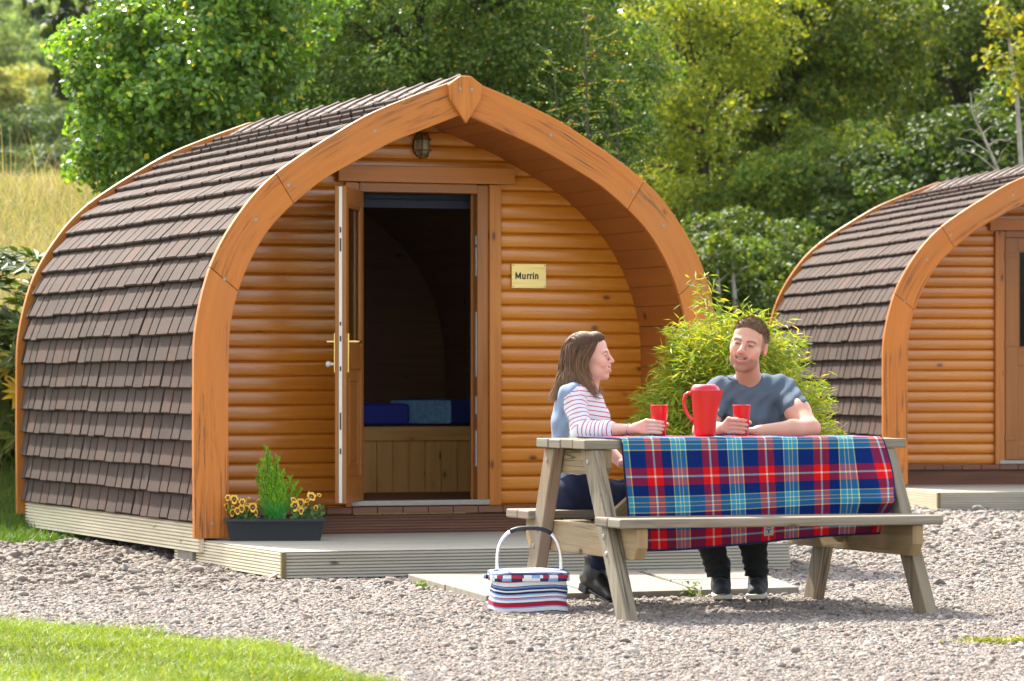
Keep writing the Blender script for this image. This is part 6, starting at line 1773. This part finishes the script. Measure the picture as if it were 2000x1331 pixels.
# ---------------- the woman
t = NT("striped_jersey"); sv = t.attr("stripe").outputs['Fac']; kd = t.attr("panel").outputs['Fac']
f_ = t.math('FRACT', t.math('DIVIDE', t.math('ADD', sv, t.math('MULTIPLY', t.noise(t.obj(), 25, 2), .004)), .0195))
st = t.ramp(f_, [(0, (.66, .65, .70)), (.76, (.66, .65, .70)), (.79, (.42, .035, .10)), (.97, (.42, .035, .10)), (1, (.66, .65, .70))])
n1 = t.noise(t.obj(), 600, 2)
bl = t.ramp(n1, [(.3, (.15, .20, .31)), (.7, (.24, .30, .42))])
t.P(Base_Color=t.mix(t.math('GREATER_THAN', kd, .5), st, bl), Roughness=.9, Specular_IOR_Level=.2); t.bump(t.noise(t.obj(), 18, 3), .25, .008); M['jersey'] = t.m
def make_woman():
    root = empty("person", tp(.33, .83, 0)); bpy.context.view_layer.update()
    tag(root, "long-haired woman in profile wearing a striped top, holding a red beaker at the table's left", "person")
    h = Head(P(1150, 697, 16.33), (1, -.14, .03), (-.05, 0, 1), .87)
    neck = P(1142, 752, 16.37)
    sh_r, sh_l = P(1117, 776, 16.20), P(1134, 776, 16.52)
    el_r, wr_r = P(1137, 843, 16.12), P(1236, 839, 15.98)
    el_l, wr_l = P(1165, 860, 16.62), P(1215, 905, 16.50)
    cup = beaker("red beaker in the woman's hand", 1287.5, 15.92, .130)
    chest, belly, hip = P(1133, 812, 16.36), P(1128, 900, 16.38), P(1128, 962, 16.40)
    body = head_prims(h, True)
    body += [capsule(h.w((0, .028, -.07)), neck, .043, .048, .03), capsule(neck, A_(chest), .05, .075, .05), ell(chest, (.075, .125, .105), None, .03), capsule(A_(chest), A_(hip), .075, .10, .03), capsule(sh_r, sh_l, .034, .034, .02)]
    for (s_, e_, w_) in ((sh_r, el_r, wr_r), (sh_l, el_l, wr_l)):
        fm = A_(e_) * .65 + A_(w_) * .35
        body += [capsule(s_, e_, .037, .033, .03), capsule(e_, fm, .034, .034, .02), capsule(fm, w_, .034, .0215, .02)]
    body += grip_hand(cup, A_(wr_r) + A_((.012, -.003, .006)), .0305, [ZT + .060, ZT + .044, ZT + .029, ZT + .015], .86)
    body += rest_hand(A_(wr_l), (1, -.1, -.3), .88, 1)
    def colf(V):
        c = face_col(h, V, (.66, .38, .30), None, brow=(.14, .075, .045), lip=(.60, .20, .18), lash=.0036)
        return c
    grow("body", body, .0025, M['skin'], root, colf)
    tm = MB(); pts = []
    for i in range(9): a = (i - 4) / 4; pts.append((a * .0240, -.1045 + .011 * a * a, -.0575 + .0055 * a * a))
    tm.add([h.w((x, y, z + dz)) for dz in (.0040, -.0045) for x, y, z in pts], [(i, i + 1, i + 10, i + 9) for i in range(8)]); te = tm.build("teeth", M['teeth'], smooth=True); adopt(te, root)
    # top: denim-blue back, striped front and sleeves
    top = [ell(A_(chest) + A_((.0, 0, 0)), (.106, .158, .150), None, .06), ell(A_(chest) + A_((.052, -.055, -.025)), (.055, .060, .060), None, .05), ell(A_(chest) + A_((.052, .055, -.025)), (.055, .060, .060), None, .05), capsule(A_(chest) + A_((0, 0, -.04)), A_(hip) + A_((0, 0, .02)), .108, .125, .08), capsule(sh_r, sh_l, .052, .052, .05),
           capsule(A_(neck) + A_((-.01, 0, -.03)), A_(sh_r) + A_((0, .02, 0)), .046, .046, .03)]
    cut = el_r.lerp(wr_r, .53)
    top += [capsule(sh_r, el_r, .052, .046, .03), capsule(el_r, cut, .047, .042, .02), capsule(sh_l, el_l, .052, .046, .03)]
    top.append(ell(A_(neck) + A_((.028, 0, .022)), (.070, .060, .050), None, .006, 'sub'))
    SR, ER, WR = A_(sh_r), A_(el_r), A_(wr_r)
    def attrf(V):
        def seg(a, b):
            ba = b - a; t_ = np.clip(((V - a) @ ba) / (ba @ ba), 0, 1); return np.linalg.norm(V - a - t_[:, None] * ba, axis=1), t_ * np.linalg.norm(ba)
        d1, t1 = seg(SR, ER); d2, t2 = seg(ER, WR)
        L1 = np.linalg.norm(ER - SR)
        onarm = np.minimum(d1, d2) < .060
        s_arm = np.where(d1 < d2, t1, L1 + t2)
        stripe = np.where(onarm, s_arm - L1 + .006, V[:, 2] + .15 * (V[:, 0] - chest.x))
        zs = [P(0, v, 16.2).z for v in (860, 819, 801, 778, 754, 745)]; xs_ = [P(u, 0, 16.2).x for u in (1112, 1111, 1101, 1101, 1128, 1150)]
        panel = .5 + (np.interp(V[:, 2], zs, xs_) - V[:, 0]) * 30
        return {"stripe": stripe, "panel": panel.astype(float)}
    def disp(p):
        x, y, z = p[..., 0], p[..., 1], p[..., 2]
        return .0016 * np.sin((z + x * .6) * 75 + 2 * np.sin(x * 25)) + .0012 * np.sin((x - z * .5) * 120)
    grow("striped_top", top, .003, M['jersey'], root, None, attrf, disp)
    bm_ = MB(); bp = el_r.lerp(wr_r, .93); d = (wr_r - el_r).normalized(); u_ = d.orthogonal().normalized(); v_ = d.cross(u_)
    bm_.tube([bp + (u_ * math.cos(a) + v_ * math.sin(a)) * .0255 for a in np.linspace(0, 6.283, 25)], .0013, 5); br = bm_.build("bracelet", M['steel'], smooth=True); adopt(br, root)
    # trousers and boots
    kn_r, an_r = P(1222, 972, 16.22), P(1163, 1112, 16.50)
    kn_l, an_l = P(1225, 965, 16.48), P(1188, 1112, 16.62)
    tr = [capsule(A_(hip) + A_((0, -.07, -.02)), A_(hip) + A_((0, .07, -.02)), .118, .118, .04)]
    for oy, kn, an in ((-.07, kn_r, an_r), (.07, kn_l, an_l)): tr += [capsule(A_(hip) + A_((.02, oy, -.03)), kn, .090, .062, .03), capsule(kn, kn.lerp(an, .4), .058, .056, .02), capsule(kn.lerp(an, .4), an, .056, .040, .02)]
    grow("trousers", tr, .005, M['navy_jeans'], root, disp=lambda p: .003 * np.sin(p[..., 0] * 80 + p[..., 2] * 60))
    for an, toe, heel in ((an_r, P(1190, 1166, 16.44), P(1149, 1136, 16.55)), (an_l, P(1214, 1168, 16.55), P(1180, 1140, 16.68))):
        an, toe, heel = A_(an), A_(toe), A_(heel); toe[2] = float(gz(toe[0], toe[1])) + .048
        f = toe - heel; f /= np.linalg.norm(f); s_ = np.cross([0, 0, 1.], f); s_ /= np.linalg.norm(s_); up_ = np.cross(f, s_)
        if up_[2] < 0: up_ = -up_
        bt = [capsule(an + A_((0, 0, .05)), an + A_((0, 0, -.02)), .050, .043, .02), capsule(an + A_((0, 0, -.02)), heel + up_ * .02, .043, .036, .03), capsule(heel + up_ * .018, heel + f * .10 + up_ * .020, .036, .040, .03), capsule(heel + f * .10 + up_ * .02, toe + f * .02, .039, .034, .02)]
        bo = grow("boot", bt, .004, M['boot'], root)
        hm = MB(); Mx = Matrix((Vector(f), Vector(s_), Vector(up_))).transposed()
        hm.box(Vector(heel - up_ * .030 + f * .002), (.055, .058, .040), Mx); hm.box(Vector(heel + f * .125 - up_ * .0205), (.15, .072, .014), Mx)
        he = hm.build("heel_and_sole", M['black'], bevel=.006); adopt(he, bo)
        lm = MB()
        for i in range(4):
            q = an * (1 - i / 4.5) + (heel + f * .12 + up_ * .05) * (i / 4.5) + A_((.030 - .012 * i / 4, -.030, .01))
            lm.tube([q - s_ * .022 - A_((0, .004, 0)), q - A_((-.006, .014, 0)), q + s_ * .022 - A_((0, .004, 0))], .0026, 6)
        la = lm.build("laces", M['steel']); adopt(la, bo)
    # long wavy brown hair
    r = np.random.default_rng(17); MBh = []
    base = [h.E((0, .026, .038), (.083, .101, .088), .01), h.E((0, .070, -.040), (.070, .048, .090), .04), h.E((-.062, .030, -.045), (.022, .052, .085), .03), h.E((.062, .030, -.045), (.022, .052, .085), .03), h.E((0, .085, -.115), (.075, .045, .070), .04),
            ('p', h.w((0, -.072, .074)), h.M @ unit(np.array([[0, .80, .60]]))[0], 0, 0, .01, 'int')]
    base.insert(1, h.E((0, -.035, .078), (.060, .050, .045), .01))
    base.append(h.E((0, -.050, -.040), (.080, .068, .088), .006, 'sub'))
    lo, hi = bounds(base); V, Fa = surface(base, .003, lo, hi, lambda p: .002 * np.sin(p[..., 0] * 400 + p[..., 1] * 260) )
    Vs, Fs, Cs = [V], [Fa], [np.tile(np.array([.070, .036, .020]), (len(V), 1))]
    nb_ = len(V)
    def strand(pts, r0, tone):
        nonlocal nb_
        n_ = 6; m = MB(); m.tube(pts, [r0 * (.6 + .4 * min(1, i / 2)) * (1 - .75 * max(0, i / (len(pts) - 1) - .6) / .4) for i in range(len(pts))], n_, caps=False, flat=.6)
        v = np.array([list(q) for q in m.v]); f = np.array(m.f); k = np.repeat(np.linspace(0, 1, len(pts)), n_)[:, None]
        Vs.append(v); Fs.append(f + nb_); nb_ += len(v)
        Cs.append(tone * (1 - .0 * k) + np.array([.20, .13, .08]) * k ** 2)
    for k in range(760):
        far = k % 3 == 0; t_ = r.random(); sgn = -1 if not far else 1
        if far: sgn = 1
        lx = -1 if not far else 1       # figure's right side faces the camera
        rt = (lx * r.uniform(.0, .02), .075 - .140 * t_, .124 - .030 * max(0, t_ - .6) * 2 - .02 * (1 - t_))
        m1 = (lx * .078, .105 - .150 * t_, .050)
        m2 = (lx * .088, .100 - .095 * t_, -.035)
        m3 = (lx * .092, .118 - .125 * t_, -.105)
        tip = (lx * r.uniform(.06, .10), .165 - .215 * t_ + r.normal() * .012, -.165 - .035 * r.random() - .02 * t_)
        ctrl = np.array([rt, m1, m2, m3, tip]); ctrl[1:, :] += r.normal(size=(4, 3)) * .006
        q = np.linspace(0, 4, 15); cv = np.stack([np.interp(q, np.arange(5), ctrl[:, i]) for i in range(3)], -1)
        for _ in range(2): cv[1:-1] = (cv[:-2] + 2 * cv[1:-1] + cv[2:]) / 4
        ph = r.uniform(0, 6.28); wv_ = .014 * sstep(4, 12, np.arange(15)); cv[:, 1] += wv_ * np.sin(np.arange(15) * .95 + ph); cv[:, 0] += wv_ * .6 * np.cos(np.arange(15) * .95 + ph)
        strand([Vector(h.w(p)) for p in cv], r.uniform(.0020, .0042), np.array([.080, .041, .022]) * r.uniform(.5, 1.9))
    for k in range(300):     # back of the head
        x = r.uniform(-.06, .06); ctrl = np.array([(x * .4, .05, .122), (x, .118, .06), (x * 1.15, .128, -.03), (x * 1.2, .140, -.11), (x * 1.3, .165 + r.uniform(-.02, .035), -.185 - .03 * r.random())]); ctrl[1:] += r.normal(size=(4, 3)) * .006
        q = np.linspace(0, 4, 15); cv = np.stack([np.interp(q, np.arange(5), ctrl[:, i]) for i in range(3)], -1)
        for _ in range(2): cv[1:-1] = (cv[:-2] + 2 * cv[1:-1] + cv[2:]) / 4
        ph = r.uniform(0, 6.28); wv_ = .014 * sstep(4, 12, np.arange(15)); cv[:, 1] += wv_ * np.sin(np.arange(15) * .95 + ph)
        strand([Vector(h.w(p)) for p in cv], r.uniform(.0020, .0042), np.array([.085, .045, .025]) * r.uniform(.6, 1.7))
    hr = np_mesh("hair", np.concatenate(Vs), np.concatenate(Fs), M['hair'], None, col=np.concatenate(Cs), smooth=True); adopt(hr, root)
make_woman()
# ------------------------------------------------------------------ thin summer haze over the valley
m = MB(); m.box((0, 285, 49), (1000, 650, 102)); t = NT("valley_haze")
t.t.nodes.remove(t.p)
vp = t.n("ShaderNodeVolumePrincipled"); vp.inputs['Color'].default_value = (.93, .96, .92, 1); vp.inputs['Density'].default_value = .00006
t.t.links.new(vp.outputs[0], t.out.inputs['Volume'])
hz = m.build("haze", t.m); tag(hz, "thin pale haze over the valley", "haze", kind='stuff')
